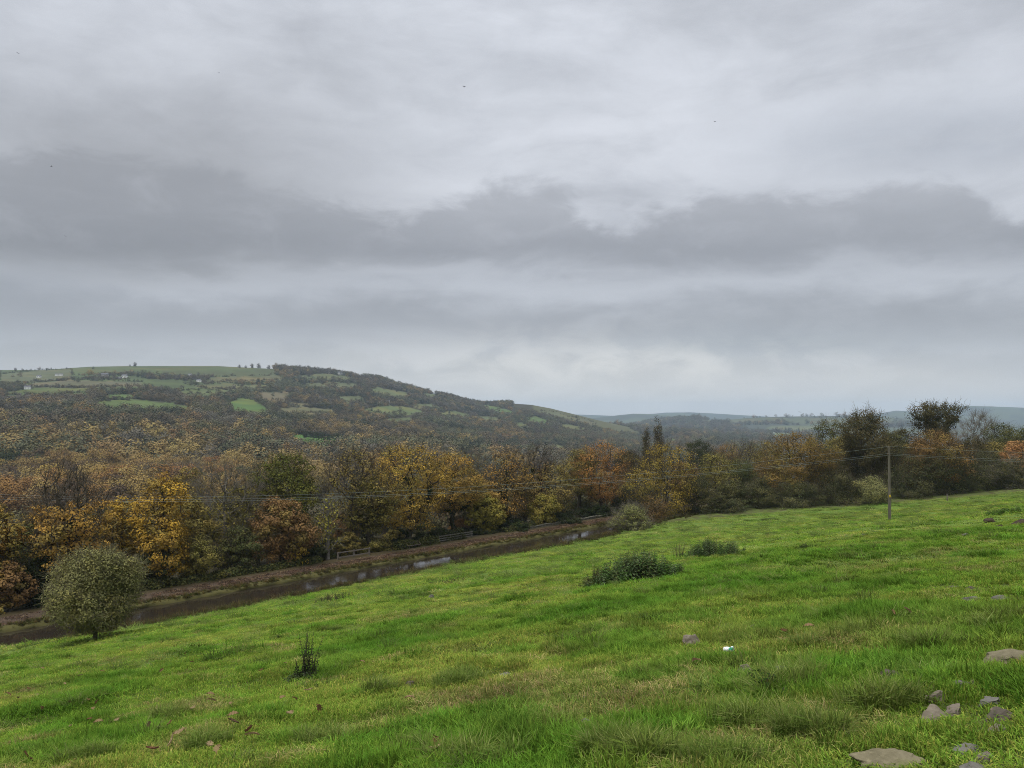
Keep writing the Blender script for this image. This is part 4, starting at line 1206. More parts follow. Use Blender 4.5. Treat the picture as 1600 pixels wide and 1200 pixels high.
# hedgerows round the pastures
hx, hy_, hz = [], [], []
for poly, _ in POLY[1:34]:
    n = len(poly)
    for i in range(n):
        (ax, ay), (bx_, by_) = poly[i], poly[(i + 1) % n]
        L = math.hypot(bx_ - ax, by_ - ay)
        m = max(2, int(L / 2.2))
        gap = gw.uniform(0, 1)
        for j in range(m):
            if gw.uniform() < .08 + .22 * gap: continue
            f = (j + gw.uniform(-.3, .3)) / m
            ppx = ax + (bx_ - ax) * f; ppy = ay + (by_ - ay) * f
            Yh = hill_hit(ppx, ppy, 420)
            if Yh is None or Yh > 3000: continue
            hx.append((ppx - 800) / F * Yh); hy_.append(Yh); hz.append(0)
hx = np.array(hx); hy_ = np.array(hy_); hz = ground(hx, hy_)
gq = np.random.default_rng(3)
emit('hedgerows', hx, hy_, hz, 800 + F * hx / hy_, HY - F * (hz - EYE) / hy_, gq.uniform(.2, .45, len(hx)), 'dark hedgerows dividing the hillside pastures', 'hedgerow', seed=9,
     kd=gq.choice([3, 4, 8, 2], len(hx)))

# --- skyline and pasture trees one can pick out
def small_tree(px, py, hpx, which, name, label, group=None, ymin=420):
    Yh = hill_hit(px, py, ymin)
    if Yh is None: return
    xx_ = (px - 800) / F * Yh; zz_ = float(ground(np.array([xx_]), np.array([Yh]))[0])
    t = thing(name, label, 'tree', (xx_, Yh, zz_ - .3), gw.uniform(0, 6.28), group)
    s = hpx / F * Yh / 14.0
    t.scale = (s, s, s)
    ms = mid[which]
    obj('trunk', ms[0], None, t); o = obj('crown', ms[1], None, t); o['kind'] = 'stuff'
small_tree(211, 573.2, 6.5, 17, 'lone_tree', 'lone round tree on the bare skyline of the hill')
small_tree(203, 573.2, 3.2, 16, 'thorn_tree', 'tiny bush on the skyline left of the lone tree')
for a, b, c, l in ((374, 575.5, 5, 'small tree at the left end of the skyline clump'), (384, 575.6, 4.2, 'smallest tree in the skyline clump'), (394, 575.4, 7, 'left of the two tall trees in the skyline clump'),
                   (404, 575.6, 7.5, 'right of the two tall trees in the skyline clump'), (420, 576.6, 6, 'tree at the right end of the skyline clump'), (24, 579.6, 5, 'small dark tree on the left skyline'),
                   (73, 579.4, 4, 'tiny tree on the skyline above the two white farm sheds'), (178, 625, 6, 'left dark round tree in the mid hill pasture'), (191, 625, 5.5, 'middle dark round tree in the mid hill pasture'),
                   (199, 625.5, 5, 'right dark round tree in the mid hill pasture'), (682, 617, 7, 'tree at the end of the skyline wood'), (689, 619, 7, 'last round tree right of the skyline wood'),
                   (713, 622, 8, 'dark round tree on the falling skyline'), (98, 606.5, 4.5, 'tiny round tree between the strip fields'), (436, 690, 9, 'round tree at the left edge of the bright fairway')):
    small_tree(a, b, c, int(gw.choice([8, 16, 17, 9])), 'hill_tree', l, 'single trees on the far hill')
# pines beside the fairway
pp_ = make_tree(740, 14.0, 4.2, base=.30, shape='round', ncl=44, nlf=30, lsize=.6, pal='dark', twigs=2, trunk_r=.35)
pine = (mesh_np('trunk', pp_[0][0], pp_[0][1]), mesh_np('crown', *pp_[1])); pine[0].materials.append(M_bark); pine[1].materials.append(M_leaf_mid)
for k in range(20):
    ppx = 476 + k * 4.4 + gw.uniform(-1, 1); ppy = 687.2 + k * .32 + gw.uniform(-.4, .4)
    Yh = hill_hit(ppx, ppy, 420); xx_ = (ppx - 800) / F * Yh; zz_ = float(ground(np.array([xx_]), np.array([Yh]))[0])
    t = thing('pine_tree', ORD[k] + ' dark pine from the left in the row beside the bright fairway', 'tree', (xx_, Yh, zz_ - .2), gw.uniform(0, 6.28), 'row of pines beside the fairway')
    s = gw.uniform(11, 14.5) / F * Yh / 14.0; t.scale = (s, s, s)
    obj('trunk', pine[0], None, t); o = obj('crown', pine[1], None, t); o['kind'] = 'stuff'

# ------------------------------------------------------------------ far houses
M_white = simple('white_render', (0.72, 0.71, 0.68), (0.80, 0.79, 0.76), 1.0)
M_stone = simple('grey_stone', (0.26, 0.24, 0.21), (0.38, 0.35, 0.31), 1.5)
M_slate = simple('slate_roof', (0.09, 0.09, 0.10), (0.15, 0.15, 0.16), 1.5)
M_tile = simple('tile_roof', (0.16, 0.08, 0.06), (0.22, 0.11, 0.08), 1.5)
M_pane = simple('dark_pane', (0.03, 0.035, 0.04), (0.05, 0.055, 0.06), 1.0, 0.2, 0.5)
def house(px, py, wpx, label, wall=None, roof=None, long=1.0, name='farmhouse', ymin=420, tall=1.0):
    Yh = hill_hit(px, py, ymin)
    if Yh is None: return
    xx_ = (px - 800) / F * Yh; zz_ = float(ground(np.array([xx_]), np.array([Yh]))[0])
    w = wpx / F * Yh; dp = w * .55; hh = min(w * .42, 6.5) * tall; rh = hh * .55
    t = thing(name, label, 'house' if name != 'barn' else 'barn', (xx_, Yh, zz_ - .8), gw.uniform(-.35, .35))
    MB().box((0, 0, hh / 2 + .4), (w, dp, hh + .8)).build('wall', wall or M_white, t)
    r = MB()
    o_ = .35
    hx_, hy2 = w / 2 + o_, dp / 2 + o_
    z0 = hh + .8 - .1
    r.add([(-hx_, -hy2, z0), (hx_, -hy2, z0), (hx_, 0, z0 + rh), (-hx_, 0, z0 + rh), (-hx_, hy2, z0), (hx_, hy2, z0)],
          [[0, 1, 2, 3], [3, 2, 5, 4], [0, 3, 4, 4], [1, 5, 2, 2]])
    V_ = np.concatenate(r.V)
    me = bpy.data.meshes.new('roof'); me.from_pydata(V_.tolist(), [], [(0, 1, 2, 3), (3, 2, 5, 4), (0, 3, 4), (1, 5, 2), (0, 4, 5, 1)])
    ro = obj('roof', me, roof or M_slate, t)
    if name != 'barn':
        MB().box((w * .38, 0, z0 + rh + .1), (.9, .8, 1.8)).build('chimney', M_stone, ro)
        for sx in (-.28, .28):
            MB().box((w * sx, -dp / 2 - .02, hh * .55 + .5), (1.3, .12, 1.5)).build('window', M_pane, t)
    return t
house(43, 608.5, 9, 'bright white farmhouse at the left above the long green field')
house(61, 591.0, 6, 'small pale cottage high on the left hillside below dark trees')
house(89, 588.4, 5, 'left of two tiny white farm sheds near the skyline', name='barn')
house(95.5, 588.4, 5, 'right of two tiny white farm sheds near the skyline', name='barn')
house(195, 592.5, 8, 'white house among trees in the middle of the upper hill')
house(187, 592.8, 6, 'grey stone house beside the white one on the upper hill', M_stone)
house(164, 590.5, 10, 'long pale roofed farm on the upper hill', M_stone, name='barn')
house(297, 588.0, 6, 'small white cottage under the heath near the skyline')
house(311, 597.5, 7, 'white cottage at the left end of the upper strip field')
house(514, 584.5, 4.5, 'tiny white house on the skyline left of the white barn')
house(530, 586.8, 9, 'long white barn on the skyline wood', name='barn')
house(494, 628.5, 7, 'dark stone house at the left of the hill hamlet', M_stone)
house(503, 627.0, 9, 'large stone house with pale gables in the hill hamlet', M_stone, tall=1.2)
house(514, 628.0, 6, 'stone cottage at the right of the hill hamlet', M_stone)
house(498, 632.5, 6, 'low white cottage below the hill hamlet')
house(594, 632.5, 5, 'left white gable house above the sloping pasture', M_white, M_tile)
house(606, 631.5, 6.5, 'middle white house above the sloping pasture', tall=1.2)
house(614, 633.5, 5, 'right stone house above the sloping pasture', M_stone)
house(562, 656.0, 5, 'tiny white house at the edge of the lower wood')
house(785, 662.0, 6, 'white house half hidden in the wood on the right flank')
house(872, 663.0, 4.5, 'tiny white house below the right flank pastures')
house(134, 664.5, 5, 'pale pink house in the golden valley wood', ymin=300)
for k, (a, b) in enumerate(((1078, 672), (1086, 673), (1124, 672.5), (1130, 673.5), (1172, 674), (1178, 674.5), (1198, 676), (1208, 677.5))):
    house(a, b, 3.4, ('leftmost', 'second', 'third', 'fourth', 'fifth', 'sixth', 'seventh', 'rightmost')[k] + ' white speck of a house in the far valley town', ymin=1300)

# ------------------------------------------------------------------ GRASS
def tuft(seed, n, hmin, hmax, w, spread, bend, pal, flat=0.0):
    g = np.random.default_rng(seed)
    V = []; T = []; C = []
    pal = np.array(pal)
    for i in range(n):
        a = g.uniform(0, 6.28); r = spread * math.sqrt(g.uniform()); x0, y0 = math.cos(a) * r, math.sin(a) * r
        h = g.uniform(hmin, hmax); da = a + g.normal(0, .9); b = g.uniform(.3, 1.0) * bend + flat
        ux, uy = math.cos(da), math.sin(da); sx, sy = -uy, ux
        ww = w * g.uniform(.7, 1.3)
        k = len(V)
        p1 = (x0 + ux * h * b * .28, y0 + uy * h * b * .28, h * (.55 - .08 * b)); p2 = (x0 + ux * h * b, y0 + uy * h * b, h * max(.25, 1 - .45 * b * b))
        V += [(x0 - sx * ww / 2, y0 - sy * ww / 2, -.02), (x0 + sx * ww / 2, y0 + sy * ww / 2, -.02),
              (p1[0] + sx * ww * .42, p1[1] + sy * ww * .42, p1[2]), (p1[0] - sx * ww * .42, p1[1] - sy * ww * .42, p1[2]), p2]
        T += [(k, k + 1, k + 2), (k, k + 2, k + 3), (k + 3, k + 2, k + 4)]
        c = pal[g.integers(0, len(pal))] * g.uniform(.75, 1.25)
        C += [c] * 5
    return mesh_np('tuft', np.array(V), np.array(T), np.array(C))
one = [(1, 1, 1), (.85, .92, .8), (1.15, 1.06, 1.0)]
dry = [(1, 1, 1), (1, 1, 1), (1.7, 1.15, 1.6), (2.0, 1.25, 2.4)]
tp = []
for k in range(4): tp.append(tuft(900 + k, 52, .035, .095, .0070, .12, .95, one + dry[2:3]))          # 0-3 grazed sward
for k in range(3): tp.append(tuft(910 + k, 56, .07, .175, .0078, .12, .95, one))                      # 4-6 lush long grass
for k in range(2): tp.append(tuft(920 + k, 44, .05, .13, .006, .13, 1.2, [(1.7, 1.15, 1.8), (2.2, 1.35, 2.8), (1, 1, 1)], .2))  # 7-8 straw
for k in range(2): tp.append(tuft(930 + k, 80, .14, .34, .0080, .12, 1.0, one + [(1.5, 1.2, 1.8)], .15))   # 9-10 coarse tussock
CT = hidden_collection('grass_shapes', [proto('tuft_%02d' % i, m, M_grass) for i, m in enumerate(tp)])
STONE_PX = [(1462, 1126, 52), (1492, 1117, 34), (1388, 1192, 88), (1506, 1176, 48), (1540, 1190, 36), (1522, 1207, 56), (1467, 1094, 34), (1549, 1101, 40), (1500, 1072, 26), (1519, 1070, 12), (1391, 1060, 32), (1316, 1147, 28),
            (1580, 1036, 78), (1566, 1126, 46), (1556, 1145, 34), (1082, 1006, 26), (1163, 1050, 24), (1219, 1050, 40), (1489, 920, 20), (1564, 937, 26), (1520, 937, 28), (1518, 921, 17), (1289, 984, 15), (674, 935, 11), (914, 1131, 22), (912, 1095, 14),
            (642, 1071, 18), (790, 1056, 26), (1176, 984, 14), (1139, 1025, 20), (1548, 817, 24), (1562, 824, 15), (1592, 818, 28)]
LUSH = [(600, 1015, 2.6, 1), (720, 1000, 2.0, .8), (900, 965, 3.0, 1), (1000, 950, 2.5, .9), (1150, 915, 3.2, 1), (1320, 920, 2.2, .9), (1360, 955, 2.2, .9), (1100, 890, 2.5, .7), (500, 980, 1.8, .9), (640, 975, 2.4, .8),
        (1330, 860, 3.5, .8), (1180, 870, 2.5, .6), (1240, 1060, .9, 1), (1560, 1000, 1.2, .7), (190, 1060, 1.3, .9), (110, 1090, 1.5, .8), (130, 1170, 1.2, .8), (720, 1160, .7, .7), (960, 1150, .8, .8),
        (1500, 830, 4, .7), (820, 900, 2.5, .9), (700, 905, 2.2, .7), (650, 925, 1.6, .8)]
lush_pts = []
for px_, py_, r_, s_ in LUSH:
    Yh = hit(px_, py_)
    if Yh: lush_pts.append(((px_ - 800) / F * Yh, Yh, r_, s_))
DRYS = [(760, 1110, 1.0, 1), (830, 1090, .9, .8), (900, 1110, .9, .9), (950, 1085, .8, .7), (1050, 1060, 1.2, .8), (1260, 985, 1.4, .9), (1230, 990, 1.1, .9), (1430, 980, 1.2, 1), (1470, 975, 1, .9), (1400, 1000, .9, .8), (280, 1110, .7, .9), (320, 1150, .6, .9),
        (560, 1150, .7, .6), (1020, 975, 1.3, .7), (1250, 1140, .6, .8), (1080, 1180, .5, .6), (1180, 985, 1.0, .7), (690, 1100, .7, .6), (60, 1080, 1.0, .5), (1340, 890, 2.0, .5), (1420, 880, 2, .5), (650, 960, 2.5, .4)]
dry_pts = []
for px_, py_, r_, s_ in DRYS:
    Yh = hit(px_, py_)
    if Yh: dry_pts.append(((px_ - 800) / F * Yh, Yh, r_, s_))
def patches(x, y):
    lush = np.zeros_like(x); dr_ = np.zeros_like(x)
    wx = x + (fbm(x / .8, y / .8, 71, 2) - .5) * 1.6; wy = y + (fbm(x / .8, y / .8, 73, 2) - .5) * 1.6
    for a, b, r_, s_ in lush_pts: lush = np.maximum(lush, s_ * np.exp(-(((wx - a) / r_) ** 2 + ((wy - b) / (r_ * 1.2)) ** 2) ** 1.5))
    for a, b, r_, s_ in dry_pts: dr_ = np.maximum(dr_, s_ * np.exp(-(((wx - a) / r_) ** 2 + ((wy - b) / (r_ * 1.2)) ** 2) ** 1.5))
    lush = np.maximum(lush, .75 * sm(fbm(x / 1.9, y / 1.9, 41, 3), .60, .74)); dr_ = np.maximum(dr_ * (1 - lush), .8 * sm(fbm(x / 1.2 + 9, y / 1.2, 43, 3), .62, .74) * (1 - lush))
    return lush, dr_
STONE_AT = []
for px_, py_, w_ in STONE_PX:
    Yh = hit(px_, py_)
    if Yh: STONE_AT.append(((px_ - 800) / F * Yh, Yh, w_ / F * Yh))
GP, GR, GS, GI, GC = [], [], [], [], []
gg = np.random.default_rng(15)
def sow(y0, y1, s, k_w, k_h, margin=140):
    x0 = (-margin - 800) / F * y1; x1 = (1600 + margin - 800) / F * y1
    x, y = jgrid(x0, x1, y0, y1, s, int(y0 * 100 + 3))
    px = 800 + F * x / y
    d, t = dt(x, y)
    edge = np.interp(px, [900, 1000, 1200, 1390, 1600, 2000], [136, 138, 145, 148, 150, 150])
    k = (px > -margin) & (px < 1600 + margin) & (d > 9.5) & ((y < edge + 2) | (x < 5))
    x, y, d, px = x[k], y[k], d[k], px[k]
    z = field_z(x, y)
    py = HY - F * (z - EYE) / y
    k = py < 1290
    x, y, z, d = x[k], y[k], z[k], d[k]
    n = len(x)
    lu, dr_ = patches(x, y)
    r = gg.uniform(0, 1, n)
    which = gg.integers(0, 4, n)
    which = np.where(r < lu * .9, gg.integers(4, 7, n), which)
    which = np.where(gg.uniform(0, 1, n) < dr_ * .28, gg.integers(7, 9, n), which)
    near_stone = np.zeros(n); keep_ = np.ones(n, bool)
    for a_s, b_s, w_s in STONE_AT:
        q_ = np.hypot((x - a_s) / (w_s * .5), (y - b_s) / (w_s * .42))
        keep_ &= q_ > .92
        front = (y < b_s) & (np.abs(x - a_s) < w_s * .6) & (b_s - y < w_s * 1.6 + .25)
        near_stone = np.maximum(near_stone, np.maximum(np.exp(-np.maximum(q_ - 1, 0) * 1.5), front * .9))
    which = np.where((near_stone > .3) & (which > 3), gg.integers(0, 4, n), which)
    lu = lu * (1 - near_stone)
    rare = gg.uniform(0, 1, n) < (.003 + .006 * (y < 9)) * (lu * 2 + .5) * (s / .1) ** 2 * .6 * (near_stone < .3)
    which = np.where(rare, gg.integers(9, 11, n), which)
    big = fbm(x / 7, y / 7, 45, 3)
    base = np.array([.146, .246, .032]) * (1 - lu[:, None]) + np.array([.088, .195, .022]) * lu[:, None]
    yl = sm(big, .40, .66)[:, None] * (1 - lu[:, None])
    base = base * (1 - yl * .55) + np.array([.225, .27, .05]) * yl * .55
    base = base * (1 - dr_[:, None] * .6) + np.array([.21, .20, .075]) * dr_[:, None] * .5
    coarse = (which >= 9)[:, None]
    base = np.where(coarse, np.array([.105, .155, .034]), base)
    tus = sm(fbm(x / .55, y / .55, 47, 2), .5, .68)
    sh = gg.uniform(.6, 1.15, n) * (.62 + .26 * lu + .40 * tus) * (1 - .68 * near_stone) * np.where(which >= 9, .85, 1.0)
    GP.append(np.c_[x, y, z][keep_]); GI.append(which[keep_]); GC.append((base * (gg.uniform(.62, 1.32, n) * (1.08 - .22 * tus))[:, None])[keep_])
    GR.append(np.c_[gg.normal(0, .10, n), gg.normal(0, .10, n), gg.uniform(0, 6.28, n)][keep_])
    GS.append((np.c_[np.full(n, k_w), np.full(n, k_w), k_h * sh] * gg.uniform(.85, 1.15, n)[:, None])[keep_])
sow(2.6, 7.0, .075, 1.0, 1.0, 260)
sow(7.0, 14.0, .105, 1.15, 1.0)
sow(14.0, 26.0, .17, 1.6, 1.1)
sow(26.0, 48.0, .28, 2.4, 1.05)
sow(48.0, 95.0, .58, 4.4, .95)
sow(95.0, 152.0, 1.0, 6.5, .9)
for px_, py_, r_, m_ in ((720, 1064, .34, 26), (700, 1072, .2, 10), (1212, 1080, .34, 26), (1250, 1068, .25, 14), (1385, 1102, .28, 20), (960, 1178, .26, 18), (1030, 1190, .2, 10), (720, 1190, .25, 16), (780, 1196, .2, 10), (270, 1120, .24, 14), (322, 1166, .22, 14), (135, 1188, .26, 16),
                         (1450, 1012, .26, 14), (1330, 990, .3, 10), (1260, 1150, .22, 14), (1170, 1130, .25, 12), (1120, 1190, .2, 10), (590, 1080, .22, 10), (640, 1180, .22, 12), (510, 1160, .25, 10), (860, 1140, .2, 8), (1010, 1060, .25, 8), (1560, 975, .3, 14), (1590, 900, .4, 12), (960, 990, .4, 14), (1210, 930, .5, 14), (1100, 935, .4, 10), (520, 985, .5, 14), (645, 958, .5, 12), (690, 935, .5, 10), (500, 1030, .3, 8)):
    Yh = hit(px_, py_)
    if not Yh: continue
    a = gg.uniform(0, 6.28, m_); q = r_ * np.sqrt(gg.uniform(0, 1, m_))
    x = (px_ - 800) / F * Yh + np.cos(a) * q; y = Yh + np.sin(a) * q
    GP.append(np.c_[x, y, field_z(x, y)]); GI.append(gg.integers(9, 11, m_)); GC.append(np.array([.13, .19, .038]) * gg.uniform(.7, 1.3, m_)[:, None])
    GR.append(np.c_[np.sin(a) * -q * .9, np.cos(a) * q * .9, gg.uniform(0, 6.28, m_)]); GS.append(np.ones((m_, 3)) * gg.uniform(.5, .95, m_)[:, None])
scatter('grass', np.concatenate(GP), np.concatenate(GR), np.concatenate(GS), np.concatenate(GI), np.concatenate(GC), CT, 'green tufted pasture grass covering the sloping field', 'grass')

# rough herbs along the near bank, fringe along the far bank
hp = [tuft(950, 26, .3, .75, .03, .22, .55, [(1, 1, 1), (1.3, 1.0, .8), (.7, .8, .7)]), tuft(951, 22, .4, 1.0, .025, .18, .5, [(1, 1, 1), (1.3, 1.0, .9)]), tuft(952, 40, .15, .4, .04, .25, .8, [(1, 1, 1), (.8, 1.1, .7)])]
CH = hidden_collection('herb_shapes', [proto('herb_%02d' % i, m, M_grass) for i, m in enumerate(hp)])
n = 9500
tt_ = gg.uniform(-60, 125, n); d_ = 8.7 + np.abs(gg.normal(0, 1, n)) * 2.0
x, y = from_dt(d_, tt_); z = field_z(x, y)
clump_ = fbm(tt_ / 4, d_ / 2, 81, 3)
k = gg.uniform(0, 1, n) < sm(clump_, .35, .55) * sm(d_, 16, 9.5)
x, y, z, d_ = x[k], y[k], z[k], d_[k]; m_ = len(x)
cb = np.array([(.10, .085, .04), (.075, .085, .03), (.06, .05, .03), (.12, .11, .045)])[gg.integers(0, 4, m_)] * gg.uniform(.7, 1.3, m_)[:, None]
sc_ = gg.uniform(.35, 1.05, m_) * (1.1 - .06 * (d_ - 9))
scatter('bank_herbs', np.c_[x, y, z], np.c_[gg.normal(0, .15, m_), gg.normal(0, .15, m_), gg.uniform(0, 6.28, m_)], np.c_[sc_ * 1.3, sc_ * 1.3, sc_], gg.integers(0, 3, m_), cb, CH, 'rough brown and green herbs along the near canal bank', 'bank plants')
n = 4200
tt_ = gg.uniform(-60, 115, n); d_ = -.15 - gg.uniform(0, 1, n) ** 1.6 * 1.5
x, y = from_dt(d_, tt_)
k = gg.uniform(0, 1, n) < .35 + .65 * sm(fbm(tt_ / 3, d_, 83, 2), .4, .6)
x, y, d_ = x[k], y[k], d_[k]; m_ = len(x)
cb = np.array([(.11, .10, .035), (.08, .085, .028), (.13, .105, .04), (.06, .055, .03)])[gg.integers(0, 4, m_)] * gg.uniform(.7, 1.3, m_)[:, None]
sc_ = gg.uniform(.35, .8, m_)
scatter('verge_grass', np.c_[x, y, np.where(d_ > -.3, .22, .38)], np.c_[gg.normal(0, .2, m_), gg.normal(0, .2, m_), gg.uniform(0, 6.28, m_)], np.c_[sc_ * 1.4, sc_ * 1.4, sc_ * .8], gg.integers(0, 3, m_), cb, CH, 'yellowing grass fringe along the far canal edge', 'grass')

# fallen leaves on the towpath
lt = tuft(960, 1, .1, .1, .1, .0, 1, one)
def leaf_card(seed, n, spread, size):
    g = np.random.default_rng(seed)
    c = np.c_[g.uniform(-spread, spread, (n, 2)), g.uniform(.02, .06, n)]
    a = g.uniform(0, 6.28, n); tg = np.c_[np.cos(a), np.sin(a), g.normal(0, .3, n)] * size; bt = np.c_[-np.sin(a), np.cos(a), g.normal(0, .3, n)] * size * .7
    V = np.stack([c - tg, c + bt, c + tg, c - bt], 1).reshape(-1, 3)
    C = np.repeat(g.uniform(.6, 1.4, n), 4)[:, None] * np.ones(3)
    return mesh_np('litter', V, np.arange(n * 4).reshape(-1, 4), C)
CL = hidden_collection('litter_shapes', [proto('litter_%02d' % i, leaf_card(970 + i, 26, .5, .09), M_grass) for i in range(3)])
n = 2600
tt_ = gg.uniform(-50, 112, n); d_ = gg.uniform(-5.2, -1.0, n)
k = gg.uniform(0, 1, n) < .25 + .75 * sm(tt_, 5, 40)
tt_, d_ = tt_[k], d_[k]; x, y = from_dt(d_, tt_); m_ = len(x)
cb = np.array([(.135, .088, .056), (.105, .068, .045), (.17, .12, .075), (.08, .055, .04)])[gg.integers(0, 4, m_)] * gg.uniform(.7, 1.3, m_)[:, None]
scatter('leaf_litter', np.c_[x, y, np.full(m_, .42)], np.c_[np.zeros(m_), np.zeros(m_), gg.uniform(0, 6.28, m_)], np.ones((m_, 3)), gg.integers(0, 3, m_), cb, CL, 'rust coloured fallen leaves covering the towpath', 'leaf litter')

# ------------------------------------------------------------------ hedge and wall behind the towpath
def hedge(t0, t1, d, hgt, wid, seed, pal, label):
    g = np.random.default_rng(seed)
    L = t1 - t0; n = int(L * 190)
    tt_ = g.uniform(0, L, n)
    hh = hgt * (.65 + .7 * vnoise(tt_ / 1.7, tt_ * 0 + seed, 5)) * (.7 + .6 * vnoise(tt_ / 6, tt_ * 0 + seed, 6))
    th = g.uniform(-.3, 3.44, n); rr = g.uniform(.55, 1.0, n)
    dd = np.cos(th) * wid * rr; zz = np.maximum(np.sin(th), -.1) * hh * rr
    ox, oy = from_dt(d, (t0 + t1) / 2)
    x, y = from_dt(d + dd, t0 + tt_)
    c = np.c_[x - ox, y - oy, zz + .1]
    nm = g.normal(0, .7, (n, 3)) + np.c_[np.cos(th) * CN[0], np.cos(th) * CN[1], np.sin(th)]; nm /= np.linalg.norm(nm, axis=1)[:, None]
    tg = np.cross(nm, g.normal(0, 1, (n, 3))); tg /= np.linalg.norm(tg, axis=1)[:, None]; bt = np.cross(nm, tg)
    s = g.uniform(.09, .2, n)[:, None]
    V = np.stack([c - tg * s, c + bt * s * .7, c + tg * s, c - bt * s * .7], 1).reshape(-1, 3)
    C = np.repeat(np.array(PAL[pal])[g.integers(0, 3, n)] * g.uniform(.7, 1.4, n)[:, None], 4, 0)
    t = thing('hedge', label, 'hedge', (ox, oy, .5))
    obj('foliage', mesh_np('foliage', V, np.arange(n * 4).reshape(-1, 4), C), M_leaf, t, kind='stuff')
    m = 60
    b = MB(); tb = g.uniform(0, L, m); hb = hgt * .8
    for q in tb:
        x, y = from_dt(d + g.normal(0, .1), t0 + q); x2, y2 = from_dt(d + g.normal(0, .3), t0 + q + g.normal(0, .3))
        b.tubes([x - ox, y - oy, -.2], [x2 - ox, y2 - oy, hb], [.03], [.012], 4)
    b.build('stem', M_bark, t, kind='stuff')
hedge(-30, 2, -6.3, .9, .9, 1, 'olive', 'low bramble hedge beside the towpath at the far left')
hedge(12, 40, -6.4, 1.1, 1.0, 2, 'dgreen', 'low dark green ivy hedge right of the round willow')
hedge(53, 62, -6.3, 1.3, 1.0, 3, 'dgreen', 'ivy hedge between the pale fence and the bench')
hedge(63.5, 68, -6.5, 1.2, .9, 4, 'dark', 'short dark ivy hedge between the bench and the far fence')
hedge(77.5, 86, -6.4, 1.1, .9, 5, 'dgreen', 'ivy hedge right of the far rail fence')
# low coped wall towards the canal end
ox, oy = from_dt(-5.7, 98)
t = thing('stone_wall', 'low mossy stone wall edging the towpath near the canal end', 'wall', (ox, oy, .4))
wl = MB(); cpg = MB()
for q in np.arange(84, 114, 1.0):
    x, y = from_dt(-5.7 + .04 * math.sin(q * 2.1), q + .5)
    hh = .45 + .06 * math.sin(q * 1.3)
    wl.box((x - ox, y - oy, hh / 2), (1.0, .45, hh), rz=math.atan2(CE[1], CE[0]))
M_moss = simple('mossy_stone', (0.07, 0.07, 0.045), (0.16, 0.15, 0.12), 2.5)
wl.build('wall', M_moss, t)
for q in np.arange(84, 114, 1.0):
    x, y = from_dt(-5.7 + .04 * math.sin(q * 2.1), q + .5)
    MB().box((x - ox, y - oy, .5 + .06 * math.sin(q * 1.3)), (.96, .55, .12), rz=math.atan2(CE[1], CE[0]), ry=.03 * math.sin(q * 5)).build('coping_stone', M_moss, t)

# ------------------------------------------------------------------ rail fences and bench
def rail_fence(t0, t1, d, nposts, nrails, hgt, mat, label, seed):
    g = np.random.default_rng(seed)
    ox, oy = from_dt(d, (t0 + t1) / 2); rz = math.atan2(CE[1], CE[0])
    t = thing('rail_fence', label, 'fence', (ox, oy, .55), rz)
    L = t1 - t0
    for i in range(nposts):
        f = -L / 2 + L * i / (nposts - 1)
        MB().box((f, 0, hgt / 2 - .15), (.16, .14, hgt + .36), ry=g.normal(0, .02), rx=g.normal(0, .02)).build('post', mat, t)
    for k in range(nrails):
        z = hgt * (.30 + .62 * k / max(nrails - 1, 1))
        MB().box((0, -.10, z), (L + .2, .06, .15), ry=g.normal(0, .004)).build('rail', mat, t)
def t_of(px, d): 
    Y = Y_at(px, d); return dt((px - 800) / F * Y, Y)[1]
rail_fence(t_of(528, -5.6), t_of(577, -5.6), -5.6, 3, 2, 1.05, M_wood_old, 'pale weathered two rail wooden fence beside the towpath', 1)
rail_fence(t_of(686, -6.0), t_of(737, -6.0), -6.0, 4, 3, 1.1, simple('grey_wood', (.07, .065, .055), (.15, .14, .12), 6.0), 'darker grey three rail wooden fence further along the towpath', 2)
tb = t_of(646, -5.6); ox, oy = from_dt(-5.6, tb)
t = thing('bench', 'dark weathered wooden bench between the two rail fences', 'bench', (ox, oy, .5), math.atan2(CE[1], CE[0]))
for k in range(3): MB().box((0, -.28 + .2 * k, .46), (2.6, .16, .06)).build('seat_slat', M_wood_dark, t)
for k in range(2): MB().box((0, .34 + .05 * k, .66 + .22 * k), (2.6, .05, .15), rx=-.2).build('back_slat', M_wood_dark, t)
for s_ in (-1, 1):
    MB().box((1.05 * s_, -.22, .2), (.12, .12, .5)).build('leg', M_wood_dark, t)
    MB().box((1.05 * s_, .30, .42), (.12, .12, .95), rx=-.15).build('leg', M_wood_dark, t)
    MB().box((1.25 * s_, -.0, .62), (.12, .8, .07), rx=.5).build('arm', M_wood_dark, t)

# ------------------------------------------------------------------ electricity pole and wires
M_pole = simple('pole_wood', (0.085, 0.075, 0.06), (0.16, 0.145, 0.115), 2.0, stretch=(5, 5, .35))
M_yel = simple('yellow_sign', (0.70, 0.45, 0.02), (0.75, 0.50, 0.03), 1.0, 0.5, 0.4)
M_black = simple('black_paint', (0.02, 0.02, 0.02), (0.03, 0.03, 0.03), 2.0)
M_wire = simple('wire_metal', (0.16, 0.19, 0.17), (0.21, 0.24, 0.22), 0.3, 0.5, 0.4)
M_cer = simple('insulator', (0.18, 0.12, 0.09), (0.26, 0.18, 0.13), 2.0, 0.3, 0.5)
YP = 80.0; xp = (1389.5 - 800) / F * YP; gz = float(field_z(np.array([xp]), np.array([YP]))[0])
hp_ = EYE - (699 - HY) / F * YP - gz
t = thing('electricity_pole', 'tall wooden electricity pole with a small yellow sign standing in the field', 'pole', (xp, YP, gz))
MB().path([(0.05, 0, -.5), (.03, 0, hp_ * .3), (0, 0, hp_ * .65), (-.04, 0, hp_)], [.145, .135, .12, .10], 12).build('shaft', M_pole, t, smooth=True)
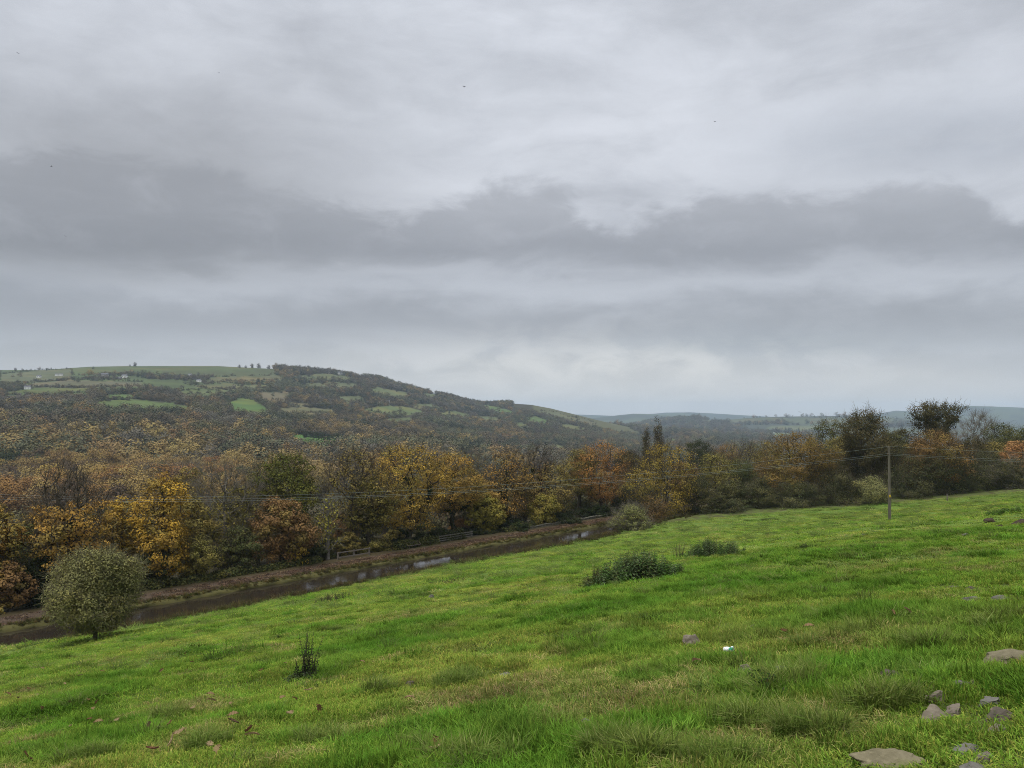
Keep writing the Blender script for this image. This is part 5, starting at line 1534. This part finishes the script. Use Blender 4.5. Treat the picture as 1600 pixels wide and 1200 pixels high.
MB().box((0, 0, 0), (.2, .2, .05)).build('cap', M_pole, t, loc=(-.04, 0, hp_))
sg = MB().box((-.03, -.18, 2.45), (.17, .012, .24)).build('sign', M_yel, t)
me = bpy.data.meshes.new('warning_mark')
me.from_pydata([(-.03 - .05, -.189, 2.39), (-.03 + .05, -.189, 2.39), (-.03, -.189, 2.50)], [], [(0, 1, 2)])
obj('warning_mark', me, M_black, sg)
heights = [hp_ + .10, hp_ - .62, hp_ - .78]
offs = [(-.04, 0), (-.20, -.12), (.14, .12)]
for hh, (ax_, ay_) in zip(heights, offs):
    MB().path([(ax_, ay_, hh - .12), (ax_, ay_, hh - .04), (ax_, ay_, hh - .02), (ax_, ay_, hh + .04)], [.03, .05, .03, .045], 8).build('insulator', M_cer, t)
    if ax_ != -.04: MB().tubes([0, 0, hh - .1], [ax_, ay_, hh - .1], [.02], [.02], 5).build('bracket', M_black, t)
for k, (hh, (ax_, ay_)) in enumerate(zip(heights, offs)):
    A3 = np.array([xp + ax_, YP + ay_, gz + hh])
    zL = (11.9, 11.6, 11.1)[k]
    f = np.linspace(0, 1, 60)[:, None]
    B3 = np.array([-78., 95.0 + (-.5, -.2, .8)[k], zL])
    P_ = A3 + (B3 - A3) * f; P_[:, 2] -= 4 * (f * (1 - f))[:, 0] * (2.75, 2.6, 2.5)[k]
    nm = ('top', 'middle', 'lowest')[k]
    o = MB().path(P_, .0095, 5).build('overhead_wire', M_wire); tag(o, '%s overhead wire running left from the pole past the canal trees' % nm, 'wire', 'wires left of the pole')
for k, (hh, (ax_, ay_)) in enumerate(zip(heights, offs)):
    A3 = np.array([xp + ax_, YP + ay_, gz + hh])
    B3 = np.array([122., 92., A3[2] + .9 - .25 * k])
    f = np.linspace(0, 1, 40)[:, None]
    P_ = A3 + (B3 - A3) * f; P_[:, 2] -= 4 * (f * (1 - f))[:, 0] * 1.5
    nm = ('top', 'middle', 'lowest')[k]
    o = MB().path(P_, .009, 5).build('overhead_wire', M_wire); tag(o, '%s overhead wire running right from the pole to the edge' % nm, 'wire', 'wires right of the pole')
# fence post at the top of the field
Yq = 146.; xq = (1480 - 800) / F * Yq; gz = float(field_z(np.array([xq]), np.array([Yq]))[0])
o = MB().box((0, 0, .5), (.16, .14, 1.6)).box((0, 0, 1.32), (.12, .10, .06)).build('fence_post', M_wood_old, loc=(xq, Yq, gz)); tag(o, 'short grey fence post against the wood below the bronze oak', 'post')

# ------------------------------------------------------------------ STONES
def stone_mat(name, c1, c2, lich, moss):
    m, t = new_mat(name)
    p = objco(t)
    n = t.noise(p, 7.0, 6, 0.65); n2 = t.noise(p, 22.0, 5, 0.6); n3 = t.noise(p, 3.0, 3, 0.5)
    c = t.mix(t.sstep(n, .3, .7), c1, c2)
    c = t.mix(t.sstep(n2, .55, .72, 0, .7), c, lich)
    c = t.mix(t.sstep(n3, .52, .7, 0, .7), c, moss)
    out(t, princ(t, c, .9, .15, bump(t, t.m('ADD', n, t.m('MULTIPLY', n2, .5)), .7, .03))); return m
S_brown = stone_mat('stone_brown', (.135, .115, .085), (.215, .185, .14), (.32, .28, .22), (.12, .13, .04))
S_grey = stone_mat('stone_grey', (.11, .105, .09), (.185, .175, .15), (.28, .265, .225), (.12, .125, .05))
S_moss = stone_mat('stone_moss', (.13, .115, .07), (.20, .175, .11), (.26, .23, .14), (.10, .12, .03))
S_dark = stone_mat('stone_dark', (.06, .052, .04), (.12, .10, .078), (.20, .165, .11), (.08, .08, .03))
S_pink = stone_mat('stone_pink', (.13, .11, .085), (.20, .17, .135), (.29, .26, .21), (.13, .12, .06))
S_soil = stone_mat('soil', (.035, .026, .018), (.07, .052, .036), (.09, .07, .05), (.05, .055, .02))
def rock(px, py, wpx, hpx, mat, label, seed, name='stone', rz=0.0, aspect=.75, tilt=0.0, cuts=11, cat='stone', rough=.26, sink=.08):
    """px,py: middle of the stone's foot line as seen in the photo"""
    Yh = hit(px, py)
    if Yh is None: return
    xx_ = (px - 800) / F * Yh; zz_ = float(field_z(np.array([xx_]), np.array([Yh]))[0])
    w = wpx / F * Yh; h = hpx / F * Yh
    g = np.random.default_rng(seed)
    bm = bmesh.new(); bmesh.ops.create_icosphere(bm, subdivisions=4, radius=1.0)
    V = np.array([v.co[:] for v in bm.verts])
    for k in range(cuts):
        nn = g.normal(0, 1, 3); nn[2] = abs(nn[2]) * .8 + (.9 if k == 0 else 0); nn /= np.linalg.norm(nn)
        lim = g.uniform(.34, .7)
        dpt = V @ nn
        V = V - np.maximum(dpt - lim, 0)[:, None] * nn * 1.0
    V = V * (1 + rough * (fbm(V[:, 0] * 2.2 + seed, V[:, 1] * 2.2 + V[:, 2] * 1.7, seed, 4) - .5)[:, None] * 2)
    V = V / np.abs(V).max(0)
    V[:, 2] *= 1.0
    V = V * np.array([w / 2, w / 2 * aspect, h * .9])
    V[:, 2] += h * (.45 - sink)
    for v, c_ in zip(bm.verts, V): v.co = c_
    me = bpy.data.meshes.new(name); bm.to_mesh(me); bm.free()
    me.polygons.foreach_set('use_smooth', np.zeros(len(me.polygons), bool) if cuts > 4 else np.ones(len(me.polygons), bool))
    o = obj(name, me, mat, loc=(xx_, Yh, zz_)); o.rotation_euler = (tilt, g.uniform(-.1, .1), rz)
    return tag(o, label, cat)
ROCKS = [
    (1462, 1126, 52, 22, S_brown, 'long brown lichened stone at the lower right beside a pinkish block', 'stone', .15),
    (1492, 1117, 34, 20, S_pink, 'pinkish stone block against the long brown stone', 'stone', .1),
    (1388, 1194, 92, 25, S_moss, 'large flat moss tinted boulder at the lower right corner', 'boulder', .1),
    (1506, 1176, 48, 18, S_grey, 'slanting pale grey stone slab right of the flat boulder', 'stone_slab', -.5),
    (1540, 1190, 36, 14, S_pink, 'crumbling purplish stone at the end of the slanting slab', 'stone', 0),
    (1522, 1207, 56, 18, S_grey, 'grey slab cut by the bottom edge at right', 'stone_slab', 0),
    (1467, 1094, 34, 15, S_brown, 'small tan stone above the long brown stone', 'stone', 0),
    (1549, 1101, 40, 18, S_grey, 'dark grey pointed stone above the layered stone', 'stone', 0),
    (1500, 1072, 26, 11, S_grey, 'flat grey stone with a tan chip beside it', 'stone', 0),
    (1519, 1070, 12, 9, S_brown, 'small tan chip beside the flat grey stone', 'stone', 0),
    (1391, 1060, 32, 19, S_dark, 'dark brown pointed stone with an orange edge', 'stone', 0),
    (1316, 1147, 28, 18, S_moss, 'round mossy stone left of the flat boulder', 'stone', 0),
    (1580, 1036, 82, 26, S_moss, 'big rounded mossy boulder at the right edge', 'boulder', 0),
    (1566, 1126, 46, 22, S_dark, 'dark layered broken stone at the right with brown faces', 'stone', .2),
    (1556, 1145, 34, 15, S_pink, 'rough reddish stone under the layered one', 'stone', 0),
    (1082, 1006, 26, 23, S_brown, 'pointed tan stone standing in the middle of the field', 'stone', 0),
    (1163, 1050, 24, 14, S_pink, 'small pinkish grey stone below the crushed can', 'stone', 0),
    (1219, 1050, 40, 14, S_grey, 'pale flat stone half hidden by the dark tussock', 'stone', 0),
    (1489, 920, 20, 7, S_dark, 'flat dark slate stone in the upper right grass', 'stone', 0),
    (1564, 937, 26, 10, S_grey, 'grey stone with a pale top near the right edge', 'stone', 0),
    (1520, 937, 28, 6, S_grey, 'low grey stone sunk in grass left of the pale topped one', 'stone', 0),
    (1518, 921, 17, 5, S_dark, 'small dark stone right of the flat slate', 'stone', 0),
    (1289, 984, 15, 5, S_grey, 'small pale flat stone in the yellowish grass', 'stone', 0),
    (674, 935, 11, 7, S_grey, 'lone grey stone on the brow above the canal', 'stone', 0),
    (914, 1131, 22, 12, S_grey, 'grey stone showing through straw coloured grass at bottom centre', 'stone', 0),
    (912, 1095, 14, 8, S_dark, 'small dark stone above the grey one at bottom centre', 'stone', 0),
    (642, 1071, 18, 9, S_dark, 'dark stone left of the grey green tussock', 'stone', 0),
    (790, 1056, 26, 7, S_grey, 'flat grey stone right of the grey green tussock', 'stone', 0),
    (1176, 984, 14, 9, S_brown, 'small tan stone behind the crushed can', 'stone', 0),
    (1350, 838, 12, 5, S_brown, 'brown clod lying in the grass below the pole', 'stone', 0),
    (1510, 837, 10, 4, S_grey, 'pale flat stone in the grass below the molehills', 'stone', 0),
]
for i, (px_, py_, w_, h_, m_, lab, nm, rz_) in enumerate(ROCKS):
    rock(px_, py_, w_ * 1.2, h_ * .88, m_, lab, 40 + i, nm, rz_)
rock(1548, 817, 22, 9, S_soil, 'dark earth molehill near the right edge of the field', 90, 'molehill', cuts=2, cat='molehill', rough=.3, sink=.3)
rock(1562, 824, 15, 6, S_soil, 'smaller earth molehill below the dark molehill', 91, 'molehill', cuts=2, cat='molehill', rough=.3, sink=.3)
rock(1592, 818, 28, 8, S_soil, 'bare earth heap at the right edge beside the molehills', 92, 'earth_heap', cuts=2, cat='earth heap', rough=.3, sink=.3)

# ------------------------------------------------------------------ crushed can
Yc = hit(1139, 1025); xc = (1139 - 800) / F * Yc; zc_ = float(field_z(np.array([xc]), np.array([Yc]))[0])
def can_mat():
    m, t = new_mat('can_paint')
    p = objco(t); n = t.noise(p, 26.0, 3, .5)
    sep = t.new('ShaderNodeSeparateXYZ'); t.l.new(p, sep.inputs[0])
    g_ = t.m('MULTIPLY', t.sstep(n, .48, .54), t.sstep(sep.outputs[0], -.01, .015))
    c = t.mix(g_, (.80, .82, .82), (.01, .28, .16))
    b = princ(t, c, .3, .5); out(t, b); return m
t = thing('crushed_can', 'crushed white and green drinks can lying in the grass', 'can', (xc, Yc, zc_ + .085), .45)
nseg = 20; L_ = .125; RR = []
xs_ = np.linspace(-L_ / 2, L_ / 2, 12)
V = []; 
for i, xv in enumerate(xs_):
    f = i / 11
    for j in range(nseg):
        a = j / nseg * 2 * math.pi
        r = .036 * (1 - .12 * (abs(f - .5) > .44)) * (1 - .38 * math.exp(-((f - .62) / .16) ** 2) * max(0, math.cos(a - 1.2)) - .22 * math.exp(-((f - .35) / .12) ** 2) * max(0, math.cos(a + .6)))
        V.append((xv + .006 * math.sin(3 * a) * math.exp(-((f - .55) / .2) ** 2), math.cos(a) * r, math.sin(a) * r * .95))
Q = [[i * nseg + j, i * nseg + (j + 1) % nseg, (i + 1) * nseg + (j + 1) % nseg, (i + 1) * nseg + j] for i in range(11) for j in range(nseg)]
body = obj('body', mesh_np('body', np.array(V), np.array(Q), smooth=True), can_mat(), t)
M_alu = simple('aluminium', (.45, .46, .46), (.62, .63, .63), 20.0, .35, .5)
for nm, xe in (('can_top', -L_ / 2), ('can_base', L_ / 2)):
    me = bpy.data.meshes.new(nm)
    vs = [(xe * .97, 0, 0)] + [(xe, math.cos(j / nseg * 6.2832) * .0315, math.sin(j / nseg * 6.2832) * .030) for j in range(nseg)]
    me.from_pydata(vs, [], [(0, 1 + j, 1 + (j + 1) % nseg) for j in range(nseg)])
    obj(nm, me, M_alu, t)
MB().box((-L_ / 2 - .002, .008, .004), (.002, .02, .012)).build('ring_pull', M_alu, t)
t.rotation_euler = (.2, -.25, -.5)

# ------------------------------------------------------------------ weeds: nettle clumps, thistle, docks
def weed_patch(px, py, wpx, hpx, nst, pal, label, seed, name='nettle_clump', leafl=.09, dep=1.6, pairs=9, cat='weeds'):
    Yh = hit(px, py); xx_ = (px - 800) / F * Yh; zz_ = float(field_z(np.array([xx_]), np.array([Yh]))[0])
    w = wpx / F * Yh; h = hpx / F * Yh
    g = np.random.default_rng(seed)
    t = thing(name, label, cat, (xx_, Yh, zz_))
    st = MB(); LV, LC = [], []
    P = np.array(pal)
    for i in range(nst):
        u = float(np.clip(g.normal(0, .55), -1.35, 1.35)); x0 = u * w / 2; y0 = g.normal(0, .3) * dep
        z0 = float(field_z(np.array([xx_ + x0]), np.array([Yh + y0]))[0]) - zz_
        hh = h * g.uniform(.55, 1.08) * max(.3, 1 - .5 * abs(u) ** 2)
        lx, ly = g.normal(0, .12, 2) * hh
        st.path([(x0, y0, z0 - .05), (x0 + lx * .4, y0 + ly * .4, z0 + hh * .5), (x0 + lx, y0 + ly, z0 + hh)], [.008, .006, .003], 4)
        cb = P[g.integers(0, len(P))]
        for k in range(pairs):
            f = .12 + .88 * (k + g.uniform(-.2, .2)) / pairs
            b = np.array([x0 + lx * f, y0 + ly * f, z0 + hh * f]); a = k * 1.57 + g.normal(0, .3)
            ll = leafl * (1.25 - .6 * f) * g.uniform(.8, 1.3)
            for s_ in (0, math.pi):
                dv = np.array([math.cos(a + s_), math.sin(a + s_), g.uniform(-.35, .25)]); sv = np.array([-math.sin(a + s_), math.cos(a + s_), 0])
                LV += [b, b + dv * ll * .5 + sv * ll * .3 + (0, 0, .01), b + dv * ll + (0, 0, -.2 * ll), b + dv * ll * .5 - sv * ll * .3 + (0, 0, .01)]
                LC += [cb * g.uniform(.7, 1.3)] * 4
    st.build('stem', M_bark, t, kind='stuff')
    obj('foliage', mesh_np('foliage', np.array(LV), np.arange(len(LV)).reshape(-1, 4), np.array(LC)), M_leaf, t, kind='stuff')
NG = [(.07, .12, .032), (.09, .145, .045), (.13, .17, .08), (.05, .085, .028), (.12, .14, .05)]
NY = [(.12, .13, .045), (.09, .10, .035), (.07, .085, .03)]
weed_patch(992, 906, 112, 46, 260, NG, 'large dark green nettle clump in the middle of the field', 1, dep=2.2, leafl=.16)
weed_patch(938, 911, 50, 26, 70, NY, 'yellowing bramble spread at the left end of the large nettle clump', 2, 'bramble', dep=1.5, leafl=.10)
weed_patch(1103, 868, 56, 26, 130, NG, 'nettle clump right of the dead stems', 3, dep=2.0, leafl=.13)
weed_patch(1140, 867, 32, 24, 46, NG, 'small nettle clump at the right end of the nettle row', 4, dep=1.6, leafl=.13)
weed_patch(1060, 872, 22, 24, 12, [(.07, .055, .035), (.09, .075, .045)], 'dead brown dock stems between the nettle clumps', 5, 'dead_dock', dep=.8, leafl=.05, pairs=14)
weed_patch(479, 1062, 24, 82, 18, [(.032, .042, .022), (.05, .055, .03), (.045, .06, .03)], 'tall dark thistle standing alone in the left foreground', 6, 'thistle', dep=.22, leafl=.055, pairs=13, cat='thistle')
weed_patch(472, 1064, 56, 16, 22, [(.06, .09, .035), (.08, .11, .05)], 'low grey green leaves round the foot of the thistle', 7, 'dock_plant', dep=.4, leafl=.09, pairs=5)
weed_patch(1256, 860, 14, 14, 16, [(.04, .06, .02), (.05, .075, .028)], 'small dark weed tuft alone in the upper right grass', 8, 'weed_tuft', dep=.5, leafl=.09, pairs=6)
weed_patch(1570, 803, 64, 12, 60, [(.05, .10, .02), (.07, .13, .03)], 'leafy docks near the right edge above the molehills', 9, 'dock_plant', dep=2.0, leafl=.16, pairs=5)
weed_patch(1195, 1085, 40, 34, 40, [(.04, .08, .02), (.055, .10, .028)], 'dark leafy nettles below the pale flat stone', 10, dep=.5, leafl=.06, pairs=7)
weed_patch(700, 868 + 42, 60, 7, 40, [(.07, .065, .035), (.05, .05, .03)], 'low brown weeds on the slope above the bank', 11, 'weed_tuft', dep=3, leafl=.10, pairs=4)
weed_patch(522, 938, 60, 12, 60, [(.06, .055, .03), (.075, .08, .035)], 'ragged brown weeds on the brow at the left above the water', 12, 'weed_tuft', dep=3, leafl=.10, pairs=6)
weed_patch(1165, 852, 30, 6, 20, [(.06, .05, .03), (.07, .065, .035)], 'dead brown weeds beyond the nettle row', 13, 'weed_tuft', dep=1.5, leafl=.10, pairs=4)

# ------------------------------------------------------------------ fallen leaves in the foreground
def oak_leaf(seed):
    g = np.random.default_rng(seed)
    n = 9; V = []; 
    for i in range(n):
        f = i / (n - 1); wdt = .028 * math.sin(math.pi * min(1, f * .95 + .04)) * (1 + .35 * (-1) ** i)
        zc2 = .018 * math.sin(f * 2.6 + seed)
        V += [((f - .5) * .11, -wdt, zc2 + .014), ((f - .5) * .11, 0, zc2), ((f - .5) * .11, wdt, zc2 + .012)]
    Q = []
    for i in range(n - 1):
        Q += [[3 * i, 3 * i + 1, 3 * i + 4, 3 * i + 3], [3 * i + 1, 3 * i + 2, 3 * i + 5, 3 * i + 4]]
    return np.array(V), np.array(Q)
lm = []
for k, c_ in enumerate(((.27, .19, .10), (.19, .12, .06), (.10, .068, .042), (.33, .245, .14), (.15, .085, .045))):
    V, Q = oak_leaf(k); m = mesh_np('fallen_leaf', V, Q, np.tile(c_, (len(V), 1))); m.materials.append(M_leaf); lm.append(m)
gl_ = np.random.default_rng(22)
spots = [(58, 1093), (13, 1092), (65, 1117), (112, 1062), (125, 1062), (138, 1103), (152, 1107), (108, 1105), (140, 1133), (232, 1145), (266, 1172), (238, 1183), (46, 1196), (264, 1142), (340, 1190), (205, 1022), (211, 1014), (290, 1028), (252, 1054), (327, 1095),
         (361, 1112), (330, 1107), (365, 1142), (460, 1105), (497, 1123), (640, 1106), (683, 1180), (680, 1187), (1225, 997), (1264, 993), (1088, 1050), (566, 1043), (800, 944), (1417, 968), (1395, 970), (160, 1056), (300, 1042), (66, 1050), (30, 1060), (395, 1017)]
for k in range(62):
    px_, py_ = spots[k] if k < len(spots) else (gl_.uniform(5, 520), gl_.uniform(1012, 1195))
    Yh = hit(px_, py_); xx_ = (px_ - 800) / F * Yh
    zz_ = float(field_z(np.array([xx_]), np.array([Yh]))[0])
    o = obj('fallen_leaf', lm[int(gl_.integers(0, 5))], None, loc=(xx_, Yh, zz_ + .10 + .004 * Yh * .3))
    s = gl_.uniform(.9, 1.5); o.scale = (s, s, s)
    o.rotation_euler = (gl_.normal(0, .35), gl_.normal(0, .35), gl_.uniform(0, 6.28))
    left = px_ < 540
    tag(o, 'dry brown oak leaf lying on the grass at the lower left' if left else 'dry brown leaf caught in the grass right of the thistle', 'leaf', 'fallen leaves at the lower left' if left else 'few fallen leaves further right')

# ------------------------------------------------------------------ birds
M_bird = simple('bird_feathers', (.03, .03, .032), (.06, .06, .065), 8.0)
for k, (px_, py_, Yb, lab) in enumerate(((725, 135, 210, 'bird flying high near the top centre of the sky'), (342, 114, 260, 'distant bird high in the upper left sky'), (80, 260, 250, 'bird over the grey cloud at the left'),
                                         (102, 369, 280, 'bird below the dark cloud at the left'), (1117, 190, 290, 'tiny bird in the bright right hand sky'), (1250, 644, 230, 'bird low over the far blue ridge'), (28, 83, 260, 'bird in the upper left corner of the sky'))):
    p3 = PT(px_, py_, Yb)
    t = thing('bird', lab, 'bird', tuple(p3), gw.uniform(-1, 1), 'birds in the sky')
    t.rotation_euler = (gw.uniform(-.3, .3), gw.uniform(-.5, .5), gw.uniform(0, 6.28))
    MB().path([(-.24, 0, 0), (-.16, 0, 0), (-.02, 0, 0), (.12, 0, .01), (.19, 0, .02), (.25, 0, .01)], [.01, .04, .065, .05, .035, .006], 8).build('body', M_bird, t, smooth=True)
    for s_ in (-1, 1):
        w_ = MB(); pts_ = [(.06, .04 * s_, .02), (.10, .25 * s_, .10), (.02, .5 * s_, .06), (-.08, .26 * s_, .08), (-.08, .05 * s_, .02)]
        me = bpy.data.meshes.new('wing')
        up = [(a, b, c + .012) for a, b, c in pts_]
        n5 = 5
        me.from_pydata(pts_ + up, [], [tuple(range(5)), tuple(range(9, 4, -1))] + [(i, (i + 1) % 5, 5 + (i + 1) % 5, 5 + i) for i in range(5)])
        obj('wing', me, M_bird, t)
    me = bpy.data.meshes.new('tail')
    me.from_pydata([(-.20, -.03, 0), (-.20, .03, 0), (-.36, .06, 0), (-.36, -.06, 0), (-.2, -.03, .01), (-.2, .03, .01), (-.36, .06, .01), (-.36, -.06, .01)], [], [(0, 1, 2, 3), (7, 6, 5, 4), (0, 4, 5, 1), (1, 5, 6, 2), (2, 6, 7, 3), (3, 7, 4, 0)])
    obj('tail', me, M_bird, t)

# ------------------------------------------------------------------ haze: one closed box of thin air round everything
zlo = float(TZs.min()) - 1.5; zlo = min(zlo, float(GZ.min()) - 1.5, -4.0); zhi = max(float(TZs.max()) + 25, 130)
hz = MB().box((0, 5700, (zlo + zhi) / 2), (30000, 12400, zhi - zlo)).build('haze', None)
mh = bpy.data.materials.new('haze_air'); mh.use_nodes = True
H = NT(mh.node_tree); H.n.clear()
vo = H.new('ShaderNodeOutputMaterial'); pv = H.new('ShaderNodeVolumePrincipled')
pv.inputs['Color'].default_value = (0.62, 0.80, 1.0, 1.0)
pv.inputs['Density'].default_value = 0.000074
pv.inputs['Anisotropy'].default_value = 0.0
H.l.new(pv.outputs[0], vo.inputs['Volume'])
hz.data.materials.append(mh)
hz['kind'] = 'stuff'; hz['label'] = 'thin blue grey valley haze'; hz['category'] = 'haze'
